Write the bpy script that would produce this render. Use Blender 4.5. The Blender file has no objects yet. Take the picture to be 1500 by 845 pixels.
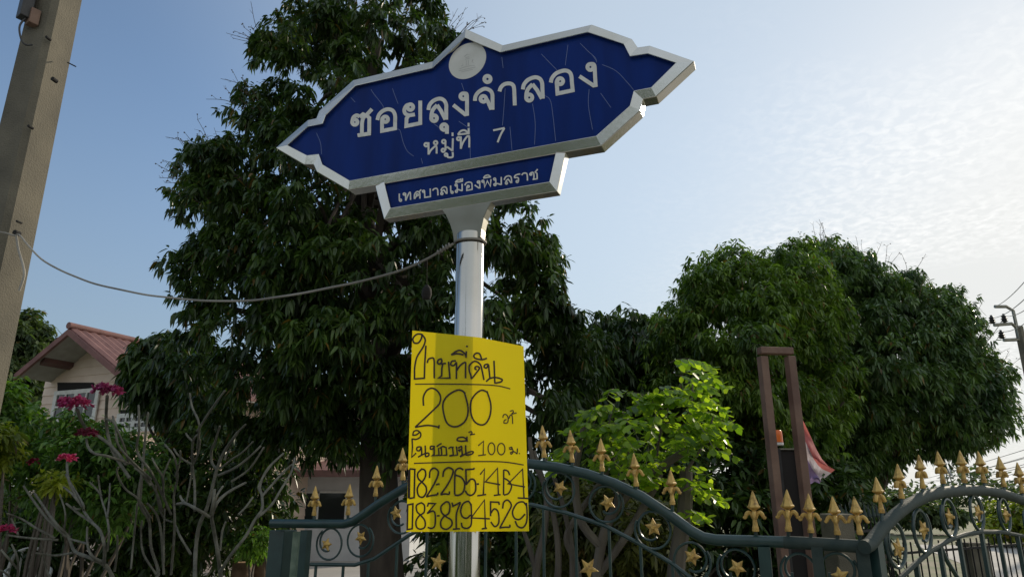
import bpy, math, random
import numpy as np
from mathutils import Vector, Matrix
SC = bpy.context.scene
COL = SC.collection
R = math.radians
rnd = random.Random(7)
rng = np.random.default_rng(7)

# ------------------------------------------------------------------ camera, sky, sun, exposure
F, CX, CY, PITCH, EYE = 1030.0, 750.0, 422.5, R(16.6), 1.6
cam = bpy.data.cameras.new('camera'); camo = bpy.data.objects.new('camera', cam); COL.objects.link(camo)
cam.sensor_fit = 'HORIZONTAL'; cam.sensor_width = 36.0; cam.lens = 36.0 * F / 1500.0
cam.clip_end = 3000; cam.clip_start = 0.05
camo.location = (0, 0, EYE); camo.rotation_euler = (R(90) + PITCH, 0, 0)
SC.camera = camo

SUN_AZ, SUN_EL = R(42), R(23)
SUN = Vector((math.sin(SUN_AZ) * math.cos(SUN_EL), math.cos(SUN_AZ) * math.cos(SUN_EL), math.sin(SUN_EL)))
sun = bpy.data.lights.new('sun', 'SUN'); sun.energy = 3.2; sun.angle = R(2.0); sun.color = (1.0, 0.87, 0.68)
suno = bpy.data.objects.new('sun', sun); COL.objects.link(suno)
suno.rotation_euler = SUN.to_track_quat('Z', 'Y').to_euler(); suno.location = (8, 8, 12)

W = bpy.data.worlds.new('World'); SC.world = W; W.use_nodes = True
def build_world():
    nt = W.node_tree; nd = nt.nodes; lk = nt.links
    bg = nd['Background']; bg.inputs['Strength'].default_value = 0.15
    sky = nd.new('ShaderNodeTexSky'); sky.sky_type = 'NISHITA'; sky.sun_disc = False
    sky.sun_elevation = SUN_EL; sky.sun_rotation = SUN_AZ
    sky.air_density = 1.0; sky.dust_density = 0.3; sky.ozone_density = 1.2; sky.altitude = 0
    co = nd.new('ShaderNodeTexCoord')
    sep = nd.new('ShaderNodeSeparateXYZ'); lk.new(co.outputs['Generated'], sep.inputs[0])
    mz = nd.new('ShaderNodeMath'); mz.operation = 'MAXIMUM'; mz.inputs[1].default_value = 0.03; lk.new(sep.outputs['Z'], mz.inputs[0])
    az = nd.new('ShaderNodeMath'); az.operation = 'ADD'; az.inputs[1].default_value = 0.10; lk.new(mz.outputs[0], az.inputs[0])
    dx = nd.new('ShaderNodeMath'); dx.operation = 'DIVIDE'; lk.new(sep.outputs['X'], dx.inputs[0]); lk.new(az.outputs[0], dx.inputs[1])
    dy = nd.new('ShaderNodeMath'); dy.operation = 'DIVIDE'; lk.new(sep.outputs['Y'], dy.inputs[0]); lk.new(az.outputs[0], dy.inputs[1])
    cmb = nd.new('ShaderNodeCombineXYZ'); lk.new(dx.outputs[0], cmb.inputs[0]); lk.new(dy.outputs[0], cmb.inputs[1])
    n1 = nd.new('ShaderNodeTexNoise'); n1.inputs['Scale'].default_value = 36; n1.inputs['Detail'].default_value = 5; n1.inputs['Distortion'].default_value = 0.5
    lk.new(cmb.outputs[0], n1.inputs['Vector'])
    n2 = nd.new('ShaderNodeTexNoise'); n2.inputs['Scale'].default_value = 1.5; n2.inputs['Detail'].default_value = 4; n2.inputs['Distortion'].default_value = 0.4
    lk.new(cmb.outputs[0], n2.inputs['Vector'])
    r1 = nd.new('ShaderNodeMapRange'); r1.inputs['From Min'].default_value = 0.40; r1.inputs['From Max'].default_value = 0.68; lk.new(n1.outputs['Fac'], r1.inputs['Value'])
    # altocumulus field lies over the eastern (sunward) sky
    fx = nd.new('ShaderNodeMapRange'); fx.interpolation_type = 'SMOOTHSTEP'
    fx.inputs['From Min'].default_value = 0.20; fx.inputs['From Max'].default_value = 1.25; lk.new(dx.outputs[0], fx.inputs['Value'])
    nn = nd.new('ShaderNodeMapRange'); nn.inputs['From Min'].default_value = 0.35; nn.inputs['From Max'].default_value = 0.62; lk.new(n2.outputs['Fac'], nn.inputs['Value'])
    m1 = nd.new('ShaderNodeMath'); m1.operation = 'MULTIPLY'; lk.new(fx.outputs[0], m1.inputs[0]); lk.new(nn.outputs[0], m1.inputs[1])
    m2 = nd.new('ShaderNodeMath'); m2.operation = 'MULTIPLY'; lk.new(m1.outputs[0], m2.inputs[0]); lk.new(r1.outputs[0], m2.inputs[1])
    m3 = nd.new('ShaderNodeMath'); m3.operation = 'MULTIPLY'; m3.inputs[1].default_value = 0.62; lk.new(m2.outputs[0], m3.inputs[0])
    bw = nd.new('ShaderNodeRGBToBW'); lk.new(sky.outputs[0], bw.inputs[0])
    mul = nd.new('ShaderNodeMix'); mul.data_type = 'RGBA'; mul.blend_type = 'MULTIPLY'; mul.inputs['Factor'].default_value = 1
    lk.new(bw.outputs[0], mul.inputs['A']); mul.inputs['B'].default_value = (1.32, 1.30, 1.27, 1)
    def smooth(src, a, b, lo, hi):
        r = nd.new('ShaderNodeMapRange'); r.interpolation_type = 'SMOOTHSTEP'; r.inputs['From Min'].default_value = a; r.inputs['From Max'].default_value = b
        r.inputs['To Min'].default_value = lo; r.inputs['To Max'].default_value = hi; lk.new(src, r.inputs['Value']); return r.outputs[0]
    def blend(fac, A, B):
        x = nd.new('ShaderNodeMix'); x.data_type = 'RGBA'; lk.new(fac, x.inputs['Factor']); lk.new(A, x.inputs['A'])
        if isinstance(B, tuple): x.inputs['B'].default_value = (*B, 1)
        else: lk.new(B, x.inputs['B'])
        return x.outputs['Result']
    # low dusty haze, a thin high veil over the sunward half, then the ripples of altocumulus
    hz = blend(smooth(sep.outputs['Z'], 0.0, 0.52, 0.75, 0.0), sky.outputs[0], (1.6, 1.98, 2.4))
    v1 = blend(smooth(dx.outputs[0], -0.75, 0.25, 0.0, 0.60), hz, (4.6, 5.2, 5.55))
    vfill = blend(smooth(dy.outputs[0], -0.7, 0.1, 0.75, 0.0), v1, (4.7, 5.0, 5.2))   # veil added to the unseen sky behind the camera as front fill
    v2 = blend(smooth(dx.outputs[0], 0.25, 1.5, 0.0, 0.72), vfill, (5.65, 5.55, 5.25))
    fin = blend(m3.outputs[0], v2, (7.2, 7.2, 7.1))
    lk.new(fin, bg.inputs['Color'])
build_world()
SC.view_settings.view_transform = 'Standard'; SC.view_settings.look = 'None'
SC.view_settings.gamma = 1; SC.view_settings.use_curve_mapping = False
SC.view_settings.exposure = 0.03
SC.cycles.max_bounces = 6; SC.cycles.transparent_max_bounces = 6
SC.cycles.sample_clamp_indirect = 6

# ------------------------------------------------------------------ helpers
CP, SP = math.cos(PITCH), math.sin(PITCH)
def ray(px, py):
    xc = (px - CX) / F; yc = -(py - CY) / F
    return Vector((xc, CP - yc * SP, SP + yc * CP))
def at(px, py, Y):
    d = ray(px, py); return Vector((0, 0, EYE)) + d * (Y / d.y)
def on_plane(px, py, o, n):
    d = ray(px, py); c = Vector((0, 0, EYE)); return c + d * ((o - c).dot(n) / d.dot(n))
def project(P):
    P = np.asarray(P, float); x = P[:, 0]; y = P[:, 1]; z = P[:, 2] - EYE
    zc = y * CP + z * SP; yc = -y * SP + z * CP
    return np.stack([CX + F * x / zc, CY - F * yc / zc], 1)

def tag(o, label=None, cat=None, group=None, kind=None):
    if label: o['label'] = label
    if cat: o['category'] = cat
    if group: o['group'] = group
    if kind: o['kind'] = kind
    return o
def empty(name, loc, label, cat, group=None):
    o = bpy.data.objects.new(name, None); COL.objects.link(o); o.location = loc; o.empty_display_size = 0.1
    return tag(o, label, cat, group)
def link_mesh(name, me, m, parent):
    for k in (m if isinstance(m, (list, tuple)) else [m]): me.materials.append(k)
    o = bpy.data.objects.new(name, me); COL.objects.link(o)
    if parent is not None:
        o.parent = parent; o.matrix_parent_inverse = Matrix.Translation(-Vector(parent.location)) if parent.parent is None else Matrix.Identity(4)
    return o
class MB:
    """collects shapes given in world coordinates and links them as one mesh object"""
    def __init__(s): s.v = []; s.f = []; s.mi = []; s.cur = 0
    def add(s, vs, fs):
        n = len(s.v); s.v += [tuple(p) for p in vs]
        for f in fs: s.f.append([i + n for i in f]); s.mi.append(s.cur)
    def box(s, c, size, rz=0, ax=None):
        c = Vector(c); h = [k / 2 for k in size]
        if ax is None:
            ax = [Vector((math.cos(rz), math.sin(rz), 0)), Vector((-math.sin(rz), math.cos(rz), 0)), Vector((0, 0, 1))]
        vs = [c + ax[0] * (i * h[0]) + ax[1] * (j * h[1]) + ax[2] * (k * h[2]) for i in (-1, 1) for j in (-1, 1) for k in (-1, 1)]
        s.add(vs, [(0, 1, 3, 2), (4, 6, 7, 5), (0, 4, 5, 1), (2, 3, 7, 6), (0, 2, 6, 4), (1, 5, 7, 3)])
    def hull8(s, a, b):
        """box from 4 front points a and 4 back points b"""
        s.add(list(a) + list(b), [(0, 1, 2, 3), (7, 6, 5, 4), (0, 4, 5, 1), (1, 5, 6, 2), (2, 6, 7, 3), (3, 7, 4, 0)])
    def bar(s, a, b, w, d=None):
        """rectangular bar from a to b; d is its extent along the cross axis nearest to +Y"""
        a = Vector(a); b = Vector(b); z = (b - a).normalized()
        x = z.cross(Vector((0, 1, 0)));
        if x.length < 1e-3: x = Vector((1, 0, 0))
        x.normalize(); y = z.cross(x); d = d or w
        s.box((a + b) / 2, (w, d, (b - a).length), ax=[x, y, z])
    def tube(s, pts, rad, n=8, cap=True, closed=False):
        pts = [Vector(p) for p in pts]; m = len(pts)
        if not hasattr(rad, '__len__'): rad = [rad] * m
        up = None; rings = []
        for i, p in enumerate(pts):
            if closed: t = pts[(i + 1) % m] - pts[i - 1]
            else: t = pts[min(i + 1, m - 1)] - pts[max(i - 1, 0)]
            if t.length < 1e-9: t = Vector((0, 0, 1))
            t.normalize()
            if up is None:
                up = t.cross(Vector((0.3, 1, 0.1))); 
                if up.length < 1e-3: up = t.cross(Vector((1, 0, 0)))
            up = (up - t * up.dot(t))
            if up.length < 1e-6: up = t.cross(Vector((0.7, 0.2, 0.6)))
            up.normalize(); b = t.cross(up)
            rings.append([p + (up * math.cos(2 * math.pi * k / n) + b * math.sin(2 * math.pi * k / n)) * rad[i] for k in range(n)])
        vs = [q for r in rings for q in r]; fs = []
        L = m if closed else m - 1
        for i in range(L):
            j = (i + 1) % m
            for k in range(n):
                fs.append((i * n + k, i * n + (k + 1) % n, j * n + (k + 1) % n, j * n + k))
        if cap and not closed:
            fs.append(tuple(range(n))[::-1]); fs.append(tuple((m - 1) * n + k for k in range(n)))
        s.add(vs, fs)
    def lathe(s, c, prof, n=16, axis=None, rot=0.0):
        """prof: list of (radius, height) about the vertical through c"""
        c = Vector(c); vs = []; fs = []; m = len(prof)
        for r, h in prof:
            for k in range(n):
                a = 2 * math.pi * k / n + rot; vs.append(c + Vector((r * math.cos(a), r * math.sin(a), h)))
        for i in range(m - 1):
            for k in range(n): fs.append((i * n + k, i * n + (k + 1) % n, (i + 1) * n + (k + 1) % n, (i + 1) * n + k))
        if prof[0][0] > 1e-4: fs.append(tuple(range(n))[::-1])
        if prof[-1][0] > 1e-4: fs.append(tuple((m - 1) * n + k for k in range(n)))
        s.add(vs, fs)
    def prism(s, poly, off):
        """polygon of world points extruded by vector off"""
        n = len(poly); off = Vector(off); vs = [Vector(p) for p in poly] + [Vector(p) + off for p in poly]
        s.add(vs, [tuple(range(n)), tuple(range(2 * n - 1, n - 1, -1))] + [(i, i + n, (i + 1) % n + n, (i + 1) % n) for i in range(n)])
    def build(s, name, m, parent=None, smooth=False, bevel=0.0):
        me = bpy.data.meshes.new(name); me.from_pydata(s.v, [], s.f); 
        if any(s.mi): me.polygons.foreach_set('material_index', s.mi)
        me.update()
        if smooth:
            me.polygons.foreach_set('use_smooth', [True] * len(me.polygons))
            me.set_sharp_from_angle(angle=R(40))
        o = link_mesh(name, me, m, parent)
        if bevel:
            bv = o.modifiers.new('bevel', 'BEVEL'); bv.width = bevel; bv.segments = 2; bv.limit_method = 'ANGLE'
        return o
def spline(pts, n=6):
    P = [Vector(p) for p in pts]; out = []
    for i in range(len(P) - 1):
        p0 = P[max(i - 1, 0)]; p1 = P[i]; p2 = P[i + 1]; p3 = P[min(i + 2, len(P) - 1)]
        for k in range(n):
            t = k / n
            out.append(0.5 * ((2 * p1) + (p2 - p0) * t + (2 * p0 - 5 * p1 + 4 * p2 - p3) * t * t + (3 * p1 - p0 - 3 * p2 + p3) * t ** 3))
    out.append(P[-1]); return out
def copy_tree(o, parent=None):
    c = o.copy(); COL.objects.link(c)
    if parent is not None: c.parent = parent
    for ch in list(o.children): copy_tree(ch, c)
    return c

# ------------------------------------------------------------------ materials
def mat(name, col, rough=0.6, metal=0.0, col2=None, scale=8.0, bump=0.0, bscale=40.0, spec=0.5, detail=6, stretch=None, lo=0.35, hi=0.65):
    m = bpy.data.materials.new(name); m.use_nodes = True; nt = m.node_tree; nd = nt.nodes; lk = nt.links
    b = nd['Principled BSDF']; b.inputs['Roughness'].default_value = rough; b.inputs['Metallic'].default_value = metal
    b.inputs['Base Color'].default_value = (*col, 1); b.inputs['Specular IOR Level'].default_value = spec
    co = nd.new('ShaderNodeTexCoord'); src = co.outputs['Object']
    if stretch:
        mp = nd.new('ShaderNodeMapping'); mp.inputs['Scale'].default_value = stretch; lk.new(src, mp.inputs[0]); src = mp.outputs[0]
    if col2:
        n = nd.new('ShaderNodeTexNoise'); n.inputs['Scale'].default_value = scale; n.inputs['Detail'].default_value = detail; lk.new(src, n.inputs['Vector'])
        r = nd.new('ShaderNodeMapRange'); r.inputs['From Min'].default_value = lo; r.inputs['From Max'].default_value = hi; lk.new(n.outputs['Fac'], r.inputs['Value'])
        x = nd.new('ShaderNodeMix'); x.data_type = 'RGBA'; x.inputs['A'].default_value = (*col, 1); x.inputs['B'].default_value = (*col2, 1)
        lk.new(r.outputs[0], x.inputs['Factor']); lk.new(x.outputs['Result'], b.inputs['Base Color'])
        rr = nd.new('ShaderNodeMapRange'); rr.inputs['To Min'].default_value = rough * 0.8; rr.inputs['To Max'].default_value = min(1, rough * 1.3); lk.new(n.outputs['Fac'], rr.inputs['Value']); lk.new(rr.outputs[0], b.inputs['Roughness'])
    if bump:
        n = nd.new('ShaderNodeTexNoise'); n.inputs['Scale'].default_value = bscale; n.inputs['Detail'].default_value = 5; lk.new(src, n.inputs['Vector'])
        bp = nd.new('ShaderNodeBump'); bp.inputs['Strength'].default_value = bump; bp.inputs['Distance'].default_value = 0.01; lk.new(n.outputs['Fac'], bp.inputs['Height']); lk.new(bp.outputs[0], b.inputs['Normal'])
    return m
def leaf_mat(name, dark, light, trans=0.3, rough=0.5, tcol=None, old=0.025):
    """each leaf (mesh island) takes its own green; thin leaves let some light through"""
    m = bpy.data.materials.new(name); m.use_nodes = True; nt = m.node_tree; nd = nt.nodes; lk = nt.links
    b = nd['Principled BSDF']; b.inputs['Roughness'].default_value = rough; b.inputs['Specular IOR Level'].default_value = 0.4
    g = nd.new('ShaderNodeNewGeometry'); x = nd.new('ShaderNodeMix'); x.data_type = 'RGBA'
    x.inputs['A'].default_value = (*dark, 1); x.inputs['B'].default_value = (*light, 1)
    lk.new(g.outputs['Random Per Island'], x.inputs['Factor'])
    th = nd.new('ShaderNodeMath'); th.operation = 'GREATER_THAN'; th.inputs[1].default_value = 1 - old; lk.new(g.outputs['Random Per Island'], th.inputs[0])
    xo = nd.new('ShaderNodeMix'); xo.data_type = 'RGBA'; lk.new(th.outputs[0], xo.inputs['Factor']); lk.new(x.outputs['Result'], xo.inputs['A']); xo.inputs['B'].default_value = (0.13, 0.085, 0.025, 1); x = xo
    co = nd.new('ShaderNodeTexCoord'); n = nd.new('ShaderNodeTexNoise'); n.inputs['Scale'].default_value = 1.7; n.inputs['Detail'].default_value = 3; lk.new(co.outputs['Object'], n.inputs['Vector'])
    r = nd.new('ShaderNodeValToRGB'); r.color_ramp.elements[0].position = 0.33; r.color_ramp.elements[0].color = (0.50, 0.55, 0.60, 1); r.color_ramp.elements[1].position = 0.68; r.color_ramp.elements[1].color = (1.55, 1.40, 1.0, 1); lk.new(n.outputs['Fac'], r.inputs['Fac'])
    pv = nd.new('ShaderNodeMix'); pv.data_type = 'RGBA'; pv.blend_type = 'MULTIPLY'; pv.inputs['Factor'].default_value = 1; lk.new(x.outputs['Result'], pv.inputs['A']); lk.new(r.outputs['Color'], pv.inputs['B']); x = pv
    lk.new(x.outputs['Result'], b.inputs['Base Color'])
    t = nd.new('ShaderNodeBsdfTranslucent')
    y = nd.new('ShaderNodeMix'); y.data_type = 'RGBA'; y.blend_type = 'MULTIPLY'; y.inputs['Factor'].default_value = 1
    y.inputs['B'].default_value = (*(tcol or (1.6, 1.9, 0.7)), 1); lk.new(x.outputs['Result'], y.inputs['A']); lk.new(y.outputs['Result'], t.inputs['Color'])
    ms = nd.new('ShaderNodeMixShader'); ms.inputs[0].default_value = trans
    lk.new(b.outputs[0], ms.inputs[1]); lk.new(t.outputs[0], ms.inputs[2]); lk.new(ms.outputs[0], nd['Material Output'].inputs['Surface'])
    return m
M = dict(
    steel=mat('brushed_stainless_steel', (0.60, 0.60, 0.58), 0.19, 1.0, (0.54, 0.53, 0.48), 5, 0.04, 60, stretch=(1, 1, 1)),
    polish=mat('polished_stainless_steel', (0.52, 0.51, 0.48), 0.10, 1.0, (0.42, 0.41, 0.37), 3, 0.0),
    dullsteel=mat('weathered_steel', (0.25, 0.25, 0.215), 0.38, 1.0, (0.19, 0.185, 0.15), 6, 0.05, 40),
    blue=mat('blue_reflective_sheet', (0.002, 0.018, 0.125), 0.30, 0.0, (0.003, 0.026, 0.18), 5, 0.0, spec=0.09, stretch=(2.5, 2.5, .35)),
    letter=mat('pale_grey_reflective_lettering', (0.70, 0.70, 0.67), 0.45, 0, (0.60, 0.60, 0.57), 30),
    disc=mat('pale_emblem_disc', (0.66, 0.66, 0.63), 0.45, 0, (0.58, 0.58, 0.54), 12),
    faint=mat('faded_emblem_ink', (0.45, 0.45, 0.43), 0.5),
    crack=mat('crack_in_sheet', (0.14, 0.19, 0.36), 0.5),
    ink=mat('marker_ink', (0.022, 0.010, 0.010), 0.55),
    concrete=mat('weathered_concrete', (0.085, 0.077, 0.057), 0.9, 0, (0.155, 0.140, 0.105), 4, 0.5, 110, detail=10, lo=.32, hi=.66),
    hole=mat('dark_hole', (0.01, 0.01, 0.01), 0.9),
    cable=mat('grey_cable_sheath', (0.34, 0.32, 0.28), 0.6, 0, (0.18, 0.17, 0.15), 3),
    blackp=mat('black_plastic', (0.02, 0.02, 0.022), 0.5, 0, (0.035, 0.035, 0.035), 20),
    green=mat('dark_green_gate_paint', (0.011, 0.036, 0.036), 0.33, 0, (0.018, 0.05, 0.048), 14, 0.08, 60, spec=0.6),
    sunlitgreen=mat('sunlit_edge_green', (0.10, 0.16, 0.12), 0.5, 0, (0.20, 0.26, 0.2), 18, 0.1, 50),  # gate green lightened: sunlight on the post edge put into the colour
    weather=mat('sun_faded_green_gate_paint', (0.025, 0.042, 0.04), 0.6, 0, (0.05, 0.065, 0.058), 10, 0.15, 60, spec=.2),
    gold=mat('gold_paint', (0.55, 0.36, 0.10), 0.45, 0.25, (0.20, 0.115, 0.04), 38, 0.15, 120, lo=.50, hi=.72),
    iron=mat('black_iron', (0.012, 0.013, 0.013), 0.7, 0, (0.02, 0.02, 0.02), 20, spec=.15),
    rust=mat('brown_primer_steel', (0.115, 0.062, 0.045), 0.65, 0, (0.20, 0.125, 0.09), 6, 0.2, 40),
    bark=mat('grey_bark', (0.075, 0.062, 0.05), 0.9, 0, (0.14, 0.12, 0.095), 9, 0.7, 30, stretch=(1, 1, 0.3)),
    darkbark=mat('dark_mango_bark', (0.04, 0.03, 0.022), 0.95, 0, (0.075, 0.06, 0.045), 9, 0.7, 25, stretch=(1, 1, 0.3)),
    plumbark=mat('smooth_plumeria_bark', (0.075, 0.072, 0.055), 0.75, 0, (0.16, 0.155, 0.12), 14, 0.3, 40),
    twig=mat('dry_twig', (0.09, 0.06, 0.03), 0.9),
    siding=mat('pale_pink_painted_boards', (0.74, 0.60, 0.50), 0.7, 0, (0.66, 0.52, 0.43), 3, 0.05, 30),
    rooftile=mat('terracotta_roof_tiles', (0.15, 0.068, 0.062), 0.75, 0, (0.22, 0.11, 0.10), 4, 0.2, 30),
    soffit=mat('pale_soffit_boards', (0.35, 0.34, 0.31), 0.8, 0, (0.29, 0.28, 0.25), 5),
    fascia=mat('dark_red_fascia', (0.10, 0.05, 0.045), 0.6, 0, (0.14, 0.07, 0.06), 6),
    whitep=mat('white_window_paint', (0.68, 0.68, 0.66), 0.5, 0, (0.58, 0.58, 0.55), 8),
    glass=mat('dark_window_glass', (0.02, 0.022, 0.025), 0.08, 0, spec=0.6),
    dark=mat('dark_interior', (0.012, 0.010, 0.010), 0.9),
    plaster=mat('off_white_plaster', (0.60, 0.61, 0.62), 0.85, 0, (0.50, 0.51, 0.52), 2.5, 0.1, 40),
    salmon=mat('salmon_roof_tiles', (0.55, 0.27, 0.17), 0.7, 0, (0.62, 0.34, 0.22), 5, 0.2, 30),
    terracotta=mat('terracotta_pot', (0.33, 0.12, 0.06), 0.8, 0, (0.25, 0.09, 0.045), 12, 0.1),
    plastic=mat('white_plastic', (0.55, 0.55, 0.52), 0.4, 0, (0.46, 0.46, 0.43), 6),
    wood=mat('cut_log_bark', (0.12, 0.075, 0.045), 0.9, 0, (0.2, 0.14, 0.09), 12, 0.5, 30),
    endgrain=mat('pale_end_grain', (0.42, 0.28, 0.15), 0.85, 0, (0.34, 0.21, 0.11), 25),
    soil=mat('earth_and_dry_grass', (0.13, 0.11, 0.055), 0.95, 0, (0.075, 0.115, 0.03), 1.2, 0.4, 12),
    road=mat('pale_concrete_road', (0.38, 0.36, 0.33), 0.9, 0, (0.31, 0.295, 0.27), 0.8, 0.2, 20),
    orange=mat('orange_beacon_lens', (0.75, 0.16, 0.01), 0.3, 0, (0.65, 0.12, 0.01), 20),
    red=mat('faded_red_cloth', (0.52, 0.16, 0.15), 0.85, 0, (0.42, 0.11, 0.11), 20),
    white=mat('faded_white_cloth', (0.55, 0.52, 0.56), 0.85),
    purple=mat('faded_violet_cloth', (0.25, 0.19, 0.36), 0.85, 0, (0.32, 0.25, 0.42), 10),
    pink=leaf_mat('pink_petals', (0.42, 0.015, 0.15), (0.78, 0.17, 0.36), 0.35, 0.5, (1.2, 0.6, 0.7), 0.0),
    deadpink=leaf_mat('dark_red_petals', (0.16, 0.012, 0.035), (0.30, 0.03, 0.08), 0.3, 0.5, (1.2, 0.6, 0.7), 0.0),
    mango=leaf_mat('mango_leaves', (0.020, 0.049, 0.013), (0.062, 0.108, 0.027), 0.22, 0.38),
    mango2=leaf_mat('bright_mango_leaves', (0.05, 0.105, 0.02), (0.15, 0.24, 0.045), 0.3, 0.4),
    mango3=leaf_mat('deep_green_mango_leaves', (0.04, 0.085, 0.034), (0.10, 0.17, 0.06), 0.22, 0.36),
    lime=leaf_mat('fresh_lime_leaves', (0.08, 0.18, 0.022), (0.24, 0.38, 0.055), 0.55, 0.4, (1.9, 1.8, 0.6), 0.0),
    shrub=leaf_mat('shrub_leaves', (0.04, 0.105, 0.02), (0.12, 0.22, 0.045), 0.3, 0.45),
    yellowleaf=leaf_mat('yellow_green_leaves', (0.12, 0.17, 0.02), (0.25, 0.28, 0.04), 0.4, 0.45),
    dryleaf=leaf_mat('dull_olive_leaves', (0.055, 0.065, 0.018), (0.14, 0.15, 0.045), 0.3, 0.5),
    far=leaf_mat('distant_leaves', (0.045, 0.075, 0.035), (0.09, 0.13, 0.06), 0.3, 0.6),
)
def poster_mat():
    m = mat('yellow_plastic_board', (0.88, 0.72, 0.002), 0.38, 0, (0.84, 0.67, 0.002), 6, spec=0.4)
    nt = m.node_tree; nd = nt.nodes; lk = nt.links
    t = nd.new('ShaderNodeBsdfTranslucent'); t.inputs['Color'].default_value = (0.90, 0.68, 0.005, 1)
    ms = nd.new('ShaderNodeMixShader'); ms.inputs[0].default_value = 0.28
    lk.new(nd['Principled BSDF'].outputs[0], ms.inputs[1]); lk.new(t.outputs[0], ms.inputs[2]); lk.new(ms.outputs[0], nd['Material Output'].inputs['Surface'])
    return m
M['poster'] = poster_mat()
def cloth_translucent(m, c):
    nt = m.node_tree; nd = nt.nodes; lk = nt.links
    t = nd.new('ShaderNodeBsdfTranslucent'); t.inputs['Color'].default_value = (*c, 1)
    ms = nd.new('ShaderNodeMixShader'); ms.inputs[0].default_value = 0.4
    lk.new(nd['Principled BSDF'].outputs[0], ms.inputs[1]); lk.new(t.outputs[0], ms.inputs[2]); lk.new(ms.outputs[0], nd['Material Output'].inputs['Surface'])
cloth_translucent(M['red'], (0.6, 0.2, 0.18)); cloth_translucent(M['white'], (0.6, 0.57, 0.6)); cloth_translucent(M['purple'], (0.32, 0.25, 0.45))

# ------------------------------------------------------------------ foliage tools
def in_poly(P, poly):
    x, y = P[:, 0], P[:, 1]; r = np.zeros(len(P), bool); n = len(poly); j = n - 1
    for i in range(n):
        xi, yi = poly[i]; xj, yj = poly[j]
        c = ((yi > y) != (yj > y)) & (x < (xj - xi) * (y - yi) / (yj - yi + 1e-12) + xi); r ^= c; j = i
    return r
def edge_dist(P, poly):
    d = np.full(len(P), 1e9); n = len(poly)
    for i in range(n):
        a = np.array(poly[i], float); b = np.array(poly[(i + 1) % n], float); ab = b - a
        t = np.clip(((P - a) @ ab) / (ab @ ab + 1e-9), 0, 1); d = np.minimum(d, np.linalg.norm(P - (a + t[:, None] * ab), axis=1))
    return d
def unit(v): return v / (np.linalg.norm(v, axis=1, keepdims=True) + 1e-9)
def leaves(name, pos, dirs, length, width, m, parent, droop=0.25, fold=0.25, round_=0.5):
    """one mesh of many leaves: each leaf two pentagons folded along its midrib"""
    n = len(pos); d = unit(dirs); up = np.tile([[0., 0., 1.]], (n, 1)) + rng.normal(0, 0.35, (n, 3))
    s = unit(np.cross(d, up)); u = np.cross(s, d)
    L = length[:, None]; Wd = width[:, None]
    root = pos
    c = pos + d * L * 0.5 - u * Wd * fold
    tip = pos + d * L - np.array([[0, 0, 1.]]) * L * droop
    dn = np.array([[0, 0, 1.]]) * L * droop
    c = c - dn * 0.25
    l1 = pos + d * L * 0.28 + s * Wd * 0.5 - dn * 0.07; r1 = pos + d * L * 0.28 - s * Wd * 0.5 - dn * 0.07
    k = 0.62 + 0.1 * round_
    dz = dn * k * k
    l2 = pos + d * L * k + s * Wd * (0.30 + 0.2 * round_) - dz; r2 = pos + d * L * k - s * Wd * (0.30 + 0.2 * round_) - dz
    V = np.stack([root, l1, l2, tip, c, r2, r1], 1).reshape(-1, 3)
    idx = (np.arange(n) * 7)[:, None]
    fa = idx + np.array([[0, 4, 3, 2, 1]]); fb = idx + np.array([[0, 6, 5, 3, 4]])
    Fc = np.stack([fa, fb], 1).reshape(-1)
    me = bpy.data.meshes.new(name)
    me.vertices.add(len(V)); me.vertices.foreach_set('co', V.reshape(-1).astype(np.float32))
    me.loops.add(len(Fc)); me.loops.foreach_set('vertex_index', Fc.astype(np.int32))
    nf = 2 * n; me.polygons.add(nf); me.polygons.foreach_set('loop_start', (np.arange(nf) * 5).astype(np.int32))
    me.update(calc_edges=True)
    return link_mesh(name, me, m, parent)
def clump_points(poly, Y0, thick, n, seed, inset=0.0):
    """points through a crown's volume: deeper where the crown is wide"""
    g = np.random.default_rng(seed); a = np.array(poly, float); lo = a.min(0); hi = a.max(0); out = []
    px = F / Y0
    while len(out) < n:
        P = lo + g.random((n * 4, 2)) * (hi - lo); P = P[in_poly(P, poly)]
        d = edge_dist(P, poly) / px; ok = d > inset; P = P[ok]; d = d[ok]
        half = np.minimum(thick, 0.25 + 1.1 * d)
        t = g.uniform(-1, 1, len(P)); t = np.sign(t) * np.abs(t) ** 0.6
        for q, h, tt in zip(P, half, t):
            out.append(at(q[0], q[1], Y0 + h * tt))
            if len(out) >= n: break
    return np.array([tuple(v) for v in out])
def rosettes(centres, cr, per, nleaf, llen, lwid, g, spread=0.85, up=0.25, droop=0.55, squash=0.75):
    """leaf whorls on the shell of every clump; returns leaf positions, directions, sizes"""
    N = len(centres) * per
    d = unit(g.normal(0, 1, (N, 3))); d[:, 2] += 0.22; d = unit(d)
    cc = np.repeat(centres, per, 0); r = np.repeat(cr, per)[:, None] * g.uniform(0.55, 1.05, (N, 1))
    p = cc + d * r * np.array([[1, 1, squash]])
    a = unit(d + np.array([[0, 0, up]]))
    p = np.repeat(p, nleaf, 0); a = np.repeat(a, nleaf, 0); K = len(p)
    rad = unit(np.cross(a, unit(g.normal(0, 1, (K, 3)))))
    ld = unit(a * g.uniform(0.1, 0.7, (K, 1)) + rad * spread + np.array([[0, 0, -1.]]) * droop * g.uniform(0.4, 1.3, (K, 1)))
    p = p + ld * 0.015 + a * g.uniform(-0.05, 0.05, (K, 1))
    return p, ld, llen * g.uniform(0.65, 1.2, K), lwid * g.uniform(0.75, 1.2, K)
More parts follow.
